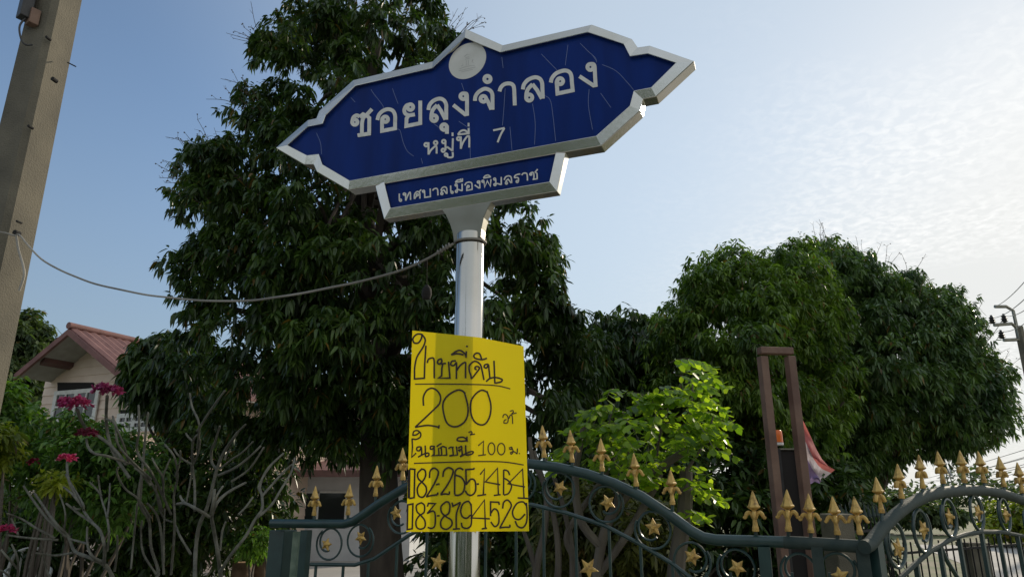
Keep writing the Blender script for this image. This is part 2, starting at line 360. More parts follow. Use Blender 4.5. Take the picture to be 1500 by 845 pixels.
def crown(name, poly, Y0, thick, nclump, cr, per, nleaf, llen, lwid, m, parent, seed, **kw):
    g = np.random.default_rng(seed)
    c = clump_points(poly, Y0, thick, nclump, seed, 0.62 * (cr[0] + cr[1]) / 2)
    p, d, L, w = rosettes(c, g.uniform(cr[0], cr[1], len(c)), per, nleaf, llen, lwid, g, **kw)
    return leaves(name, p, d, L, w, m, parent, droop=0.2 + 0.35 * kw.get('droop', .55), fold=.12), c
def limbs(parent, base, top, centres, r0, m, name='trunk', nl=14, seed=1, wob=0.15):
    """tapered trunk with limbs running out to the leaf clumps"""
    g = random.Random(seed); mb = MB(); base = Vector(base); top = Vector(top)
    pts = [base.lerp(top, t) + Vector((g.uniform(-wob, wob), g.uniform(-wob, wob), 0)) * (0 if t == 0 else 1) for t in (0, .2, .4, .6, .8, 1)]
    sp = spline(pts, 5); mb.tube(sp, [r0 * (1.25 - 0.95 * i / (len(sp) - 1)) for i in range(len(sp))], 10)
    cs = [Vector(c) for c in centres]; g.shuffle(cs)
    for c in cs[:nl]:
        t = g.uniform(0.3, 0.95); i = int(t * (len(sp) - 1)); s = sp[i]; rr = r0 * (1.25 - 0.95 * t) * 0.55
        mid = s.lerp(c, 0.45) + Vector((g.uniform(-.2, .2), g.uniform(-.2, .2), g.uniform(0, .35)))
        q = spline([s, mid, c], 5); mb.tube(q, [rr * (1 - 0.85 * k / (len(q) - 1)) for k in range(len(q))], 6)
    return mb.build(name, m, parent, smooth=True)
def bare_twigs(parent, centres, Y0, edges, n, seed, reach=0.34, ln=0.26):
    """thin dry panicle stalks, each growing out of the leaf clump nearest to a point of the crown's edge"""
    g = random.Random(seed); C = np.asarray(centres)
    for _ in range(n):
        mb = MB(); a, b = g.choice(edges); t = g.random(); px = a[0] + (b[0] - a[0]) * t; py = a[1] + (b[1] - a[1]) * t
        nx, ny = (b[1] - a[1]), -(b[0] - a[0]); l = math.hypot(nx, ny); nx /= l; ny /= l
        p = np.array(at(px, py, Y0 + g.uniform(-.4, .4))); c = Vector(C[np.argmin(np.linalg.norm(C - p, axis=1))])
        out = (at(px + nx * 20, py + ny * 20, Y0) - at(px, py, Y0)).normalized()
        d = (out + Vector((g.uniform(-.6, .6), g.uniform(-.6, .6), g.uniform(-.1, .8)))).normalized()
        s = c; L = ln * g.uniform(.5, 1.1); e = s + d * (reach + L)
        q = spline([s, s.lerp(e, .5) + Vector((g.uniform(-.04, .04), 0, g.uniform(-.03, .06))), e], 5); mb.tube(q, [.006 - .0034 * k / 10 for k in range(11)], 4)
        for k in range(g.randint(2, 4)):
            o = q[g.randint(6, 10)]; f = o + (d + Vector((g.uniform(-1, 1), g.uniform(-1, 1), g.uniform(-.6, .9)))).normalized() * L * g.uniform(.2, .45)
            mb.tube([o, f], [.003, .002], 3)
            if g.random() < .35: mb.lathe(f - Vector((0, 0, .02)), [(0, 0), (.010, .007), (.010, .016), (0, .022)], 5)
        mb.build('flower_stalk', M['twig'], parent)

# ------------------------------------------------------------------ ground
def sheet(name, pts, z, m):
    mb = MB(); mb.add([(x, y, z) for x, y in pts], [tuple(range(len(pts)))]); o = mb.build(name, m); tag(o, kind='structure'); return o
sheet('ground', [(-900, -300), (900, -300), (900, 1200), (-900, 1200)], 0.0, M['soil'])
sheet('front_lane', [(-60, -6), (60, -6), (60, 3.0), (-60, 3.0)], 0.004, M['road'])
sheet('side_road', [(5.2, 3.0), (11.0, 3.0), (20.5, 25), (14.5, 27)], 0.008, M['road'])
sheet('yard_paving', [(-9, 5.2), (1.5, 5.2), (0.5, 21), (-10, 21)], 0.004, M['road'])

# ------------------------------------------------------------------ street name sign
PX_POLE, Y_POLE, POLE_R = 687.0, 2.45, 0.0515
axis = at(PX_POLE, 450, Y_POLE); AX = Vector((axis.x, axis.y, 0))
yaw = R(20.5); U = Vector((math.cos(yaw), -math.sin(yaw), 0)); N = Vector((-math.sin(yaw), -math.cos(yaw), 0))
FRONT = AX + N * 0.04
def on_sign(px, py, back=0.0): return on_plane(px, py, FRONT - N * back, N)
street_sign = empty('street_sign', AX, 'blue street name sign shaped like a pointed cartouche on a polished steel pole', 'street sign')
OUT = [(402, 215.7), (449.4, 174.6), (461.5, 172), (466, 160.8), (515.7, 116.2), (632.7, 88.5), (681.2, 40.8), (735.4, 64.6), (866, 34.3), (925.2, 55.5), (933.5, 67.7), (951.2, 65.1), (1017, 88), (960.7, 140.2), (941.3, 144), (937.5, 160.6), (879.8, 212.6), (508.6, 277.5), (462.5, 250.7), (457.7, 240), (443.5, 240)]
INN = [(421, 212.8), (450.6, 185.6), (472, 181.6), (476.7, 169), (520, 126), (633, 100), (680.8, 55.4), (733, 77), (861, 47.5), (913.4, 64.8), (922.8, 83), (948.9, 79), (989.5, 92.4), (953.6, 128), (928, 133), (922.3, 155), (873, 199), (512, 264.4), (472, 240.8), (466.7, 225.4), (449.4, 227.5)]
DEP, REC = 0.062, 0.016
def frame_ring(mb, o, i, back0, depth, closed=True, slope=0.008):
    # the folded steel face leans back a little towards its outer edge
    n = len(o); a = [on_sign(*p, back0) - N * slope for p in o]; b = [on_sign(*p, back0) for p in i]
    a2 = [p - N * (depth - slope) for p in a]; b2 = [p - N * depth for p in b]
    vs = a + b + a2 + b2; fs = []
    for k in range(n if closed else n - 1):
        j = (k + 1) % n
        fs += [(k, j, n + j, n + k), (k, 2 * n + k, 2 * n + j, j), (n + k, n + j, 3 * n + j, 3 * n + k), (2 * n + k, 3 * n + k, 3 * n + j, 2 * n + j)]
    if not closed:
        for k in (0, n - 1): fs.append((k, n + k, 3 * n + k, 2 * n + k))
    mb.add(vs, fs)
fr = MB(); frame_ring(fr, OUT, INN, 0.0, DEP); fr.build('frame', M['steel'], street_sign, bevel=0.0025)
def grow(poly, s):
    a = np.array(poly); c = a.mean(0); return [tuple(c + (p - c) * s) for p in a]
mid = [((a[0] + b[0]) / 2, (a[1] + b[1]) / 2) for a, b in zip(OUT, INN)]
pn = MB(); pn.prism([on_sign(*p, 0) - N * REC for p in mid], -N * (DEP - REC - 0.004)); panel = pn.build('panel', M['blue'], street_sign)
# lower box
LO = [(547.7, 270.5), (561, 320.3), (815, 279.3), (827.5, 222)]; LI = [(562.4, 266), (572, 304.5), (804.5, 266), (814, 223)]
lf = MB(); frame_ring(lf, LO, LI, 0.004, DEP - 0.012, closed=False); lf.build('lower_frame', M['steel'], street_sign, bevel=0.0025)
LM = [((a[0] + b[0]) / 2, (a[1] + b[1]) / 2) for a, b in zip(LO, LI)]
lp = MB(); lp.prism([on_sign(*p, 0.004) - N * 0.014 for p in LM], -N * 0.03); lp.build('lower_panel', M['blue'], street_sign)
# neck plate between box and pole
NL = [(646, 305), (653, 315), (659, 328), (663, 341), (664.8, 354)]; NR = [(704, 347.5), (705, 335), (708.5, 318.8), (714, 306), (721.5, 293)]
nk = MB(); nk.prism([on_sign(*p, 0.012) for p in NL + NR], -N * 0.042); nk.build('neck', M['dullsteel'], street_sign, bevel=0.002)
ztop = at(PX_POLE, 347, Y_POLE).z + 0.002
pl = MB(); pl.lathe(AX, [(POLE_R, 0), (POLE_R, ztop), (POLE_R * 0.97, ztop + 0.006), (POLE_R * 0.5, ztop + 0.012)], 48); pl.build('pole', M['polish'], street_sign, smooth=True)

# ---- ribbons for lettering: flat strips that rise a little along each stroke, so crossings never share a plane
def ring2(cx, cy, r, n=18, ry=None): return [(cx + r * math.cos(2 * math.pi * k / n), cy + (ry or r) * math.sin(2 * math.pi * k / n)) for k in range(n + 1)]
def smooth2(p, n=5):
    if len(p) < 3: return p
    return [(v.x, v.y) for v in spline([(x, y, 0) for x, y in p], n)]
class Ribbons:
    def __init__(s, mapper): s.mb = MB(); s.map = mapper; s.k = 0
    def stroke(s, pts, w, smooth=True, taper=False):
        if smooth: pts = smooth2(pts)
        q = [pts[0]]
        for p in pts[1:]:
            if math.hypot(p[0] - q[-1][0], p[1] - q[-1][1]) > 0.15: q.append(p)
        if len(q) < 2: return
        n = len(q); vs = []; s.k += 1; h0 = 0.0006 + 0.00022 * (s.k % 9)
        closed = math.hypot(q[0][0] - q[-1][0], q[0][1] - q[-1][1]) < 0.2
        for i in range(n):
            def dirn(a, b): l = math.hypot(b[0] - a[0], b[1] - a[1]) or 1; return ((b[0] - a[0]) / l, (b[1] - a[1]) / l)
            prv = q[i - 1] if i else (q[-2] if closed else None); nxt = q[i + 1] if i < n - 1 else (q[1] if closed else None)
            d1 = dirn(prv, q[i]) if prv else None; d2 = dirn(q[i], nxt) if nxt else None
            d1 = d1 or d2; d2 = d2 or d1
            n1 = (-d1[1], d1[0]); n2 = (-d2[1], d2[0]); mx, my = n1[0] + n2[0], n1[1] + n2[1]; l = math.hypot(mx, my)
            if l < 0.3: mx, my, k = n1[0], n1[1], 1
            else: mx /= l; my /= l; k = min(1 / max(0.35, mx * n1[0] + my * n1[1]), 1.7)
            hw = w / 2 * k
            if taper: hw *= 0.4 + 0.6 * math.sin(math.pi * (i + 0.5) / n)
            h = h0 + 0.0002 * i / n
            vs += [s.map(q[i][0] + mx * hw, q[i][1] + my * hw, h), s.map(q[i][0] - mx * hw, q[i][1] - my * hw, h)]
        s.mb.add(vs, [(2 * i, 2 * i + 1, 2 * i + 3, 2 * i + 2) for i in range(n - 1)])
    def zoom(s, x0, y0, sc, w, strokes, sharp=False):
        for st in strokes:
            if isinstance(st, tuple) and st[0] == 'o': pts = ring2(*st[1:]); sm = False
            elif isinstance(st, tuple) and st[0] == '-': pts = st[1]; sm = False
            else: pts = st; sm = not sharp
            s.stroke([(x0 + x / sc, y0 + y / sc) for x, y in pts], w, sm)
def sign_map(back): return lambda x, y, h: on_sign(x, y, back - h)
S10 = 10.56
A = lambda *p: list(p)
tx = Ribbons(sign_map(REC))
tx.zoom(505, 130, S10, 5.5, [('o', 156, 520, 41), A((118, 505), (136, 445), (188, 415), (230, 438)), ('-', A((228, 440), (283, 398), (335, 425))), ('-', A((322, 425), (422, 318))), A((320, 415), (285, 460), (268, 530), (266, 600), (265, 705)), ('-', A((198, 724), (403, 693))), ('-', A((335, 415), (380, 455), (378, 698))),
    A((505, 488), (528, 410), (585, 350), (665, 320), (742, 342), (778, 415), (779, 500)), ('-', A((779, 495), (778, 616), (577, 655), (577, 500))), A((577, 505), (580, 465), (605, 440)), ('o', 627, 476, 42),
    ('o', 1014, 288, 44), A((1012, 245), (955, 265), (921, 330), (938, 388), (990, 412), (1040, 408), (1085, 400)), ('-', A((990, 412), (956, 465), (952, 580), (1168, 536), (1168, 188)))])
tx.zoom(615, 120, S10, 5.6, [A((133, 438), (150, 362), (212, 295), (300, 262), (370, 285), (406, 350), (408, 430)), ('-', A((408, 425), (408, 588))), ('o', 220, 565, 44), A((178, 570), (182, 500), (205, 430), (268, 362)), ('-', A((266, 360), (330, 455), (396, 586))),
    ('o', 375, 703, 43), ('-', A((420, 680), (418, 806))),
    ('o', 672, 226, 44), A((672, 183), (715, 186), (728, 215), (729, 300)), ('-', A((729, 295), (730, 500), (700, 506), (517, 360))),
    A((853, 298), (862, 225), (915, 155), (1005, 110), (1085, 135), (1120, 190), (1124, 260)), ('-', A((1124, 255), (1125, 434))), ('o', 982, 266, 44), ('-', A((1018, 250), (1050, 300), (1106, 430)))])
tx.zoom(690, 90, S10, 5.6, [('o', 254, 276, 48), A((440, 468), (462, 405), (520, 355), (600, 345), (650, 372), (666, 425), (670, 500)), ('-', A((670, 495), (677, 684)))])
tx.zoom(755, 80, S10, 5.7, [A((115, 542), (132, 468), (195, 395), (300, 355), (378, 378), (412, 440), (417, 520)), ('-', A((417, 515), (424, 684))), ('o', 213, 668, 47), A((167, 680), (172, 600), (200, 530), (265, 462)), ('-', A((262, 460), (335, 552), (410, 686))),
    A((547, 436), (568, 365), (640, 288), (760, 250), (835, 275), (866, 340), (872, 420)), ('-', A((872, 415), (886, 556), (651, 606), (641, 470))), A((641, 475), (640, 420), (665, 385)), ('o', 691, 416, 46),
    ('o', 1160, 196, 46), A((1160, 150), (1205, 153), (1224, 185), (1228, 260)), ('-', A((1228, 255), (1240, 476), (1207, 482), (990, 338)))])
tx.mb.build('lettering', M['letter'], panel)
tx = Ribbons(sign_map(REC))
tx.zoom(610, 170, 10.714, 2.8, [('o', 152, 453, 26), ('-', A((150, 428), (190, 430), (190, 608))), A((192, 600), (230, 535), (300, 472), (316, 500), (317, 592)), ('o', 301, 422, 27),
    ('o', 430, 404, 27), ('-', A((455, 395), (456, 540))), ('o', 420, 540, 25), ('-', A((445, 500), (490, 492), (562, 545))), ('-', A((572, 352), (566, 552))), ('-', A((566, 262), (567, 318))), ('o', 465, 610, 21), A((488, 612), (495, 648), (566, 644), (568, 566)),
    ('o', 662, 358, 25), ('-', A((662, 334), (697, 338), (697, 518))), A((697, 515), (725, 430), (785, 335), (822, 318), (830, 360), (829, 496)), A((650, 297), (692, 242), (750, 226), (798, 252), (828, 284)), ('-', A((648, 294), (832, 272))), ('-', A((818, 192), (820, 276))), ('-', A((818, 110), (818, 167))),
    ])
tx.mb.build('lettering', M['letter'], panel)
tx = Ribbons(sign_map(REC))
tx.zoom(610, 170, 10.714, 2.8, [A((1205, 228), (1295, 209), (1384, 190)), A((1380, 192), (1325, 290), (1274, 416))])
tx.mb.build('lettering', M['letter'], panel)
t2 = Ribbons(sign_map(0.018))
t2.zoom(575, 250, 13.636, 2.0, [('-', A((135, 460), (136, 585))), ('o', 158, 592, 21), ('o', 235, 470, 21), ('-', A((240, 450), (262, 462), (262, 602))), A((265, 598), (300, 510), (335, 442), (356, 450), (360, 585)),
    A((437, 570), (440, 475), (490, 420), (538, 440), (546, 500), (546, 560)), ('o', 495, 484, 20), ('-', A((482, 500), (440, 566))), ('-', A((530, 425), (574, 380))), ('o', 620, 415, 20), ('-', A((638, 408), (645, 536), (756, 520), (752, 358))),
    A((800, 400), (830, 366), (880, 358), (902, 395), (906, 496)), A((965, 402), (990, 348), (1040, 326), (1078, 348), (1086, 400), (1086, 466)), ('o', 985, 460, 21), ('-', A((966, 455), (985, 410), (1024, 386), (1080, 464))),
    ('-', A((1160, 300), (1164, 425))), ('o', 1190, 435, 20), ('o', 1270, 290, 20), ('-', A((1290, 288), (1294, 400))), ('o', 1275, 416, 20), ('-', A((1295, 388), (1320, 380), (1386, 404))), ('-', A((1390, 265), (1390, 408))), A((1255, 236), (1290, 198), (1345, 186), (1400, 212)), ('-', A((1253, 236), (1402, 215))), ('-', A((1360, 160), (1362, 200))), ('-', A((1395, 155), (1396, 215)))])
t2.zoom(685, 235, 13.636, 2.0, [A((-55, 500), (-30, 455), (30, 435), (78, 452), (88, 500)), ('-', A((88, 495), (90, 580), (-16, 602), (-16, 525))), ('o', 12, 522, 20), ('o', 215, 435, 20), ('-', A((220, 412), (242, 420), (244, 550), (225, 553), (142, 494))),
    ('o', 305, 420, 20), ('-', A((325, 412), (340, 538), (393, 410), (455, 520), (466, 378))), A((315, 356), (350, 312), (410, 296), (460, 332)), ('-', A((312, 356), (466, 330))), ('o', 540, 375, 20), ('-', A((560, 372), (565, 478))), ('o', 545, 486, 20), ('-', A((566, 470), (600, 465), (668, 488))), ('-', A((672, 334), (672, 490))),
    A((730, 392), (755, 338), (810, 312), (862, 328), (876, 380), (878, 456)), ('o', 775, 456, 20), ('-', A((756, 450), (775, 405), (810, 376), (870, 456))), A((1052, 274), (1000, 282), (950, 305), (938, 345), (985, 345), (1015, 360), (1014, 425)), ('o', 990, 425, 20),
    A((1080, 296), (1110, 262), (1160, 256), (1188, 285), (1196, 406)), ('o', 1262, 278, 20), A((1258, 256), (1295, 240), (1322, 270), (1322, 376)), ('-', A((1298, 384), (1398, 366))), ('-', A((1390, 370), (1385, 262), (1340, 228))), ('-', A((1345, 240), (1398, 180)))])
t2.mb.build('lettering', M['letter'], next(o for o in street_sign.children if o.name.startswith('lower_panel')))
ec = on_sign(684.7, 89.7, REC); V3 = Vector((0, 0, 1))
ed = MB(); er = (on_sign(684.7, 89.7, REC) - on_sign(684.7, 116, REC)).length * 0.985
ed.prism([ec + N * 0.0012 + U * (er * math.cos(k * math.pi / 32)) + V3 * (er * math.sin(k * math.pi / 32)) for k in range(64)], -N * 0.001)
disc = ed.build('emblem_disc', M['disc'], panel)
em = Ribbons(lambda x, y, h: ec + N * (0.0016 + h) + U * (x * er) - V3 * (y * er))
for st in [[(-.06, -.05), (-.06, .3)], [(.06, -.05), (.06, .3)], [(-.14, -.12), (.14, -.12)], [(-.12, -.22), (.12, -.22)], [(-.18, -.3), (0, -.42), (.18, -.3)], [(-.45, .42), (-.2, .36), (.2, .36), (.45, .42)], [(-.5, .52), (.5, .52)], [(-.35, .62), (.35, .62)], [(-.3, .1), (-.24, .22), (-.36, .26)], [(.34, .0), (.28, .16), (.4, .22)], [(.34, -.2), (.42, -.1)]]:
    q = [(a * .9, b * .9) for a, b in st]
    em.mb.add(*(lambda L: (L, [(2 * i, 2 * i + 1, 2 * i + 3, 2 * i + 2) for i in range(len(q) - 1)]))([em.map(x + dx, y + dy, 0) for x, y in q for dx, dy in ((.018, .018), (-.018, -.018))]))
em.mb.build('emblem', M['faint'], disc)
zk = lambda pts: [(505 + x / S10, 130 + y / S10) for x, y in pts]
for c in [zk([(405, 10), (440, 70), (520, 170), (580, 250), (602, 300)]), zk([(738, 0), (780, 120), (825, 235)]), zk([(95, 140), (160, 210)]), zk([(800, 625), (855, 650), (890, 780), (915, 860)]) + [(597, 222), (606, 229)],
          [(463.5, 195), (469.5, 210), (471, 226)], [(793, 79.5), (806, 93), (816, 103)], [(832, 66), (828, 96)], [(867, 80), (874, 90)], [(850, 64), (862, 76), (872, 85), (874, 92)], [(882, 95), (902, 104), (918, 120), (928, 132)], [(863, 131), (862, 155), (868, 190)], [(797, 140), (806, 147), (810, 170), (814, 207)],
          [(740, 130), (738, 160), (736, 184)], [(635, 181), (647, 190)], [(672, 178), (684, 186)], [(747, 186), (750, 220)], [(780, 152), (784, 180), (783, 212)], [(880, 137), (895, 158)], [(688, 186), (689, 232)], [(676, 122), (680, 134)], [(617, 232), (619, 240)], [(735, 84), (737, 100)]]:
    ck = Ribbons(sign_map(REC + 0.0005)); ck.stroke(c, 0.62, True); ck.mb.build('crack', M['crack'], panel)

# ------------------------------------------------------------------ yellow notice on the pole
PFRONT = AX.y - POLE_R - 0.004
def poster_y(x):
    d = x - (AX.x + 0.02); b = 0.035
    s = math.sqrt(d * d + b * b)
    return PFRONT + 0.5 * ((0.20 + 0.10) * s - b * 0.30 + (0.20 - 0.10) * d) * 1.0
def on_poster(px, py, h=0.0):
    d = ray(px, py); Y = PFRONT
    for _ in range(8): Y = poster_y(d.x / d.y * Y)
    p = Vector((0, 0, EYE)) + d * (Y / d.y); p.y -= h; return p
poster = empty('sale_notice', on_poster(690, 778), 'yellow plastic board with handwritten black land sale notice wrapped against the steel pole', 'notice board')
pb = MB(); nc, nr = 40, 10; g = []
for j in range(nr + 1):
    v = j / nr
    for i in range(nc + 1):
        u = i / nc
        xt = 604 + (767 - 604) * u; yt = 484 + (10 * u / .6 if u < .6 else 10 + 13 * (u - .6) / .4)
        xb = 595 + (775 - 595) * u; yb = 778.5 - 1.0 * u
        g.append(on_poster(xt + (xb - xt) * v, yt + (yb - yt) * v, 0.0))
wd = nc + 1
vs = g; fs = [(j * wd + i, (j + 1) * wd + i, (j + 1) * wd + i + 1, j * wd + i + 1) for j in range(nr) for i in range(nc)]
pb.add(vs, fs); board = pb.build('board', M['poster'], poster, smooth=True)
pm = lambda x, y, h: on_poster(x, y, h + 0.0004)
def writing(name, parts):
    r = Ribbons(pm)
    for a in parts: r.zoom(*a)
    return r.mb.build(name, M['ink'], board)
writing('heading', [(595, 480, 9.375, 2.45, [A((222, 92), (150, 88), (95, 145), (108, 205), (165, 208), (208, 150), (218, 92)), A((215, 90), (262, 165), (235, 260), (150, 400), (118, 540), (115, 640)), ('-', A((115, 630), (114, 702), (250, 692), (255, 500), (272, 245))),
    A((290, 484), (308, 432), (365, 414), (384, 450), (385, 560)), ('-', A((385, 550), (386, 694))), A((490, 425), (445, 440), (430, 480), (455, 498), (490, 470), (484, 430)), A((470, 500), (510, 492), (548, 490)), ('-', A((505, 495), (490, 560), (488, 660), (442, 692), (602, 690), (582, 465))),
    A((685, 455), (630, 458), (612, 505), (655, 518), (690, 480), (692, 560)), ('-', A((690, 520), (690, 702))), A((692, 590), (745, 515), (812, 476), (816, 560), (816, 694)), A((618, 372), (690, 322), (745, 312), (800, 350), (826, 395)), A((620, 372), (700, 356), (790, 372)), ('-', A((826, 322), (822, 412))), ('-', A((822, 254), (848, 258))),
    A((1068, 716), (1045, 600), (1018, 505), (942, 460), (872, 515), (868, 590), (888, 650), (900, 695), (955, 630), (1005, 560), (990, 535), (955, 535), (945, 562), (970, 578)), A((1110, 418), (1060, 436), (1000, 435), (942, 415), (930, 380), (965, 350), (1010, 362), (1036, 430)),
    A((1128, 498), (1082, 508), (1072, 540), (1105, 550), (1130, 510), (1138, 580), (1150, 692)), A((1098, 740), (1150, 695), (1230, 682), (1315, 708), (1300, 742), (1218, 760)), ('-', A((1218, 765), (1212, 600), (1206, 452)))]),
    (595, 480, 9.375, 1.6, [A((122, 774), (500, 771), (960, 778), (1250, 795), (1430, 838))])])
writing('area_line', [(595, 560, 8.333, 2.45, [A((212, 284), (210, 180), (250, 100), (310, 70), (372, 95), (416, 160), (414, 235), (370, 300), (110, 545)), A((108, 546), (240, 524), (330, 530), (404, 545)), ('-', A((404, 520), (394, 562))),
    A((722, 135), (680, 100), (620, 95), (520, 150), (458, 230), (450, 330), (490, 480), (560, 535), (640, 530), (720, 470), (755, 370), (748, 260), (712, 128)), A((990, 118), (920, 95), (840, 150), (790, 240), (790, 370), (830, 470), (900, 515), (970, 500), (1024, 400), (1032, 260), (985, 105))]),
    (595, 560, 8.333, 1.6, [A((1180, 430), (1190, 395), (1222, 392), (1244, 430), (1238, 488), (1195, 495), (1200, 462), (1225, 452)), A((1255, 440), (1270, 400), (1290, 402), (1298, 440), (1300, 505)), A((1268, 352), (1300, 342), (1308, 362), (1290, 385), (1348, 370))])])
writing('distance_line', [(595, 630, 8.05, 2.2, [A((78, 62), (90, 15), (130, 2), (170, 32), (165, 80), (115, 106), (75, 98)), A((72, 58), (120, 52), (165, 18)), ('-', A((70, 95), (74, 200), (66, 316), (118, 268))),
    A((172, 192), (130, 200), (128, 234), (160, 238), (178, 200), (184, 260), (180, 290)), A((140, 315), (210, 278), (262, 268), (266, 298), (226, 312)), ('-', A((228, 312), (225, 178))),
    A((340, 190), (292, 188), (288, 222), (325, 212), (330, 195)), ('-', A((330, 195), (330, 285), (298, 302), (388, 292), (382, 205))), A((360, 192), (390, 168), (418, 154)), A((395, 212), (430, 190), (465, 200)), ('-', A((415, 205), (420, 288), (398, 298), (478, 290), (470, 195))),
    A((500, 218), (520, 200), (562, 200)), ('-', A((548, 205), (556, 288), (508, 302), (605, 288), (592, 188))), A((612, 208), (650, 188), (655, 222), (620, 232), (640, 250)), ('-', A((655, 200), (662, 285), (636, 312))), A((636, 312), (690, 280), (760, 250), (792, 255), (770, 282), (705, 292)), ('-', A((705, 292), (702, 175))),
    A((598, 118), (612, 90), (665, 80), (700, 95), (722, 122)), A((598, 118), (650, 128), (720, 120)), ('-', A((716, 72), (720, 132)))]),
    (595, 630, 8.05, 1.7, [A((735, 25), (765, 14), (778, 32), (760, 52), (812, 42)), ('-', A((850, 180), (912, 128), (908, 290))), ('-', A((848, 298), (942, 285))), ('o', 1006, 216, 40, 20, 70), ('o', 1121, 220, 44, 20, 68),
    A((1212, 208), (1245, 198), (1240, 225), (1215, 218)), A((1245, 202), (1262, 250), (1240, 280), (1232, 260), (1270, 250), (1308, 278)), ('-', A((1308, 280), (1312, 212))), ('-', A((1328, 272), (1342, 273))), A((92, 388), (500, 375), (850, 367), (1150, 372), (1385, 407))])])
writing('phone_number', [(590, 675, 7.895, 2.5, [('-', A((80, 92), (76, 430))), ('-', A((76, 432), (132, 420), (140, 95), (80, 88))), ('-', A((70, 100), (66, 430))), A((220, 90), (175, 140), (180, 200), (222, 242), (268, 295), (272, 360), (235, 415), (185, 400), (168, 330), (190, 270), (240, 220), (266, 160), (255, 105), (220, 90)),
    A((310, 195), (318, 115), (360, 80), (408, 112), (405, 170), (360, 270), (275, 410)), A((270, 412), (340, 395), (400, 385), (404, 360)), ('-', A((385, 271), (426, 262))), A((465, 182), (478, 112), (530, 75), (582, 105), (570, 170), (520, 270), (440, 385)), A((436, 388), (490, 378), (534, 382), (540, 348)),
    A((700, 102), (660, 80), (612, 110), (602, 200), (600, 385)), A((598, 390), (650, 392), (702, 350), (716, 260), (680, 190), (608, 160)), ('-', A((830, 78), (820, 92), (730, 98), (734, 275))), A((738, 265), (790, 208), (836, 232), (842, 340), (800, 392), (750, 382), (724, 340)), ('-', A((855, 266), (882, 263)))]),
    (590, 675, 7.895, 2.25, [('-', A((895, 155), (946, 90), (932, 390))), ('-', A((862, 400), (966, 384))), ('-', A((1128, 272), (955, 240), (1096, 82), (1106, 388))), ('-', A((1052, 396), (1132, 386))), A((1237, 162), (1215, 115), (1170, 100)), ('-', A((1168, 98), (1166, 390))), A((1168, 392), (1225, 370), (1258, 290), (1225, 230), (1170, 195)),
    ('-', A((1414, 298), (1218, 262), (1386, 92), (1402, 424))), ('-', A((1328, 424), (1452, 431)))])])
writing('second_phone_number', [(590, 675, 7.895, 2.4, [('-', A((58, 500), (52, 790), (110, 780), (118, 492), (52, 506))), A((215, 480), (160, 510), (165, 580), (215, 632), (256, 690), (255, 760), (205, 785), (160, 760), (155, 690), (190, 632), (246, 590), (250, 510), (215, 480)),
    ('-', A((285, 525), (298, 486), (378, 490), (282, 606))), A((285, 604), (350, 575), (376, 620), (372, 740), (335, 775), (288, 764)), ('-', A((395, 632), (426, 630))), A((500, 470), (445, 520), (450, 590), (500, 640), (562, 680), (566, 740), (510, 785), (450, 765), (440, 700), (475, 640), (532, 600), (546, 520), (530, 475), (500, 470)),
    ('-', A((570, 478), (580, 520), (668, 475))), A((668, 475), (625, 590), (618, 680), (620, 780)), ('-', A((578, 786), (662, 780))), A((792, 512), (760, 465), (700, 490), (670, 570), (690, 640), (740, 658), (785, 620)), A((790, 490), (794, 600), (790, 735), (745, 775), (690, 760), (680, 710)),
    ('-', A((1008, 665), (790, 655), (945, 448), (956, 778))), ('-', A((912, 782), (976, 774))), ('-', A((1117, 505), (1110, 474), (1016, 470), (1016, 635))), A((1020, 600), (1060, 550), (1104, 590), (1110, 710), (1065, 755), (1018, 700)), A((1155, 548), (1168, 475), (1215, 450), (1256, 510), (1215, 600), (1122, 770)), A((1118, 772), (1180, 762), (1235, 760), (1238, 732)),
    A((1430, 515), (1390, 470), (1320, 490), (1270, 580), (1290, 655), (1350, 672), (1415, 610)), A((1430, 480), (1438, 600), (1432, 700), (1390, 766), (1330, 752), (1300, 690))])])

# ------------------------------------------------------------------ concrete utility pole at the left
pc = at(60, 100, 3.62); PCX, PCY = pc.x + 0.005, pc.y
cp = empty('utility_pole', (PCX, PCY, 0), 'square weathered concrete utility pole with chamfered edges and small holes at the left', 'utility pole')
cb = MB(); ang = R(-10); rings = []
for z, h in [(0, .120), (1.5, .116), (3.0, .110), (5.0, .100), (9.0, .085)]:
    r = []; c = .028
    for k in range(4):
        for (a, b) in ((h, h - c), (h - c, h)):
            x, y = a, b
            if k % 2 == 0: pass
            q = (x, -y) if False else (x, y)
            t = ang + k * math.pi / 2; r.append(Vector((PCX + q[0] * math.cos(t) - q[1] * math.sin(t), PCY + q[0] * math.sin(t) + q[1] * math.cos(t), z)))
    rings.append(r)
vs = [p for r in rings for p in r]
cb.add(vs, [(i * 8 + k, i * 8 + (k + 1) % 8, (i + 1) * 8 + (k + 1) % 8, (i + 1) * 8 + k) for i in range(len(rings) - 1) for k in range(8)] + [tuple(range(8))[::-1], tuple(32 + k for k in range(8))])
cb.build('shaft', M['concrete'], cp, smooth=False)
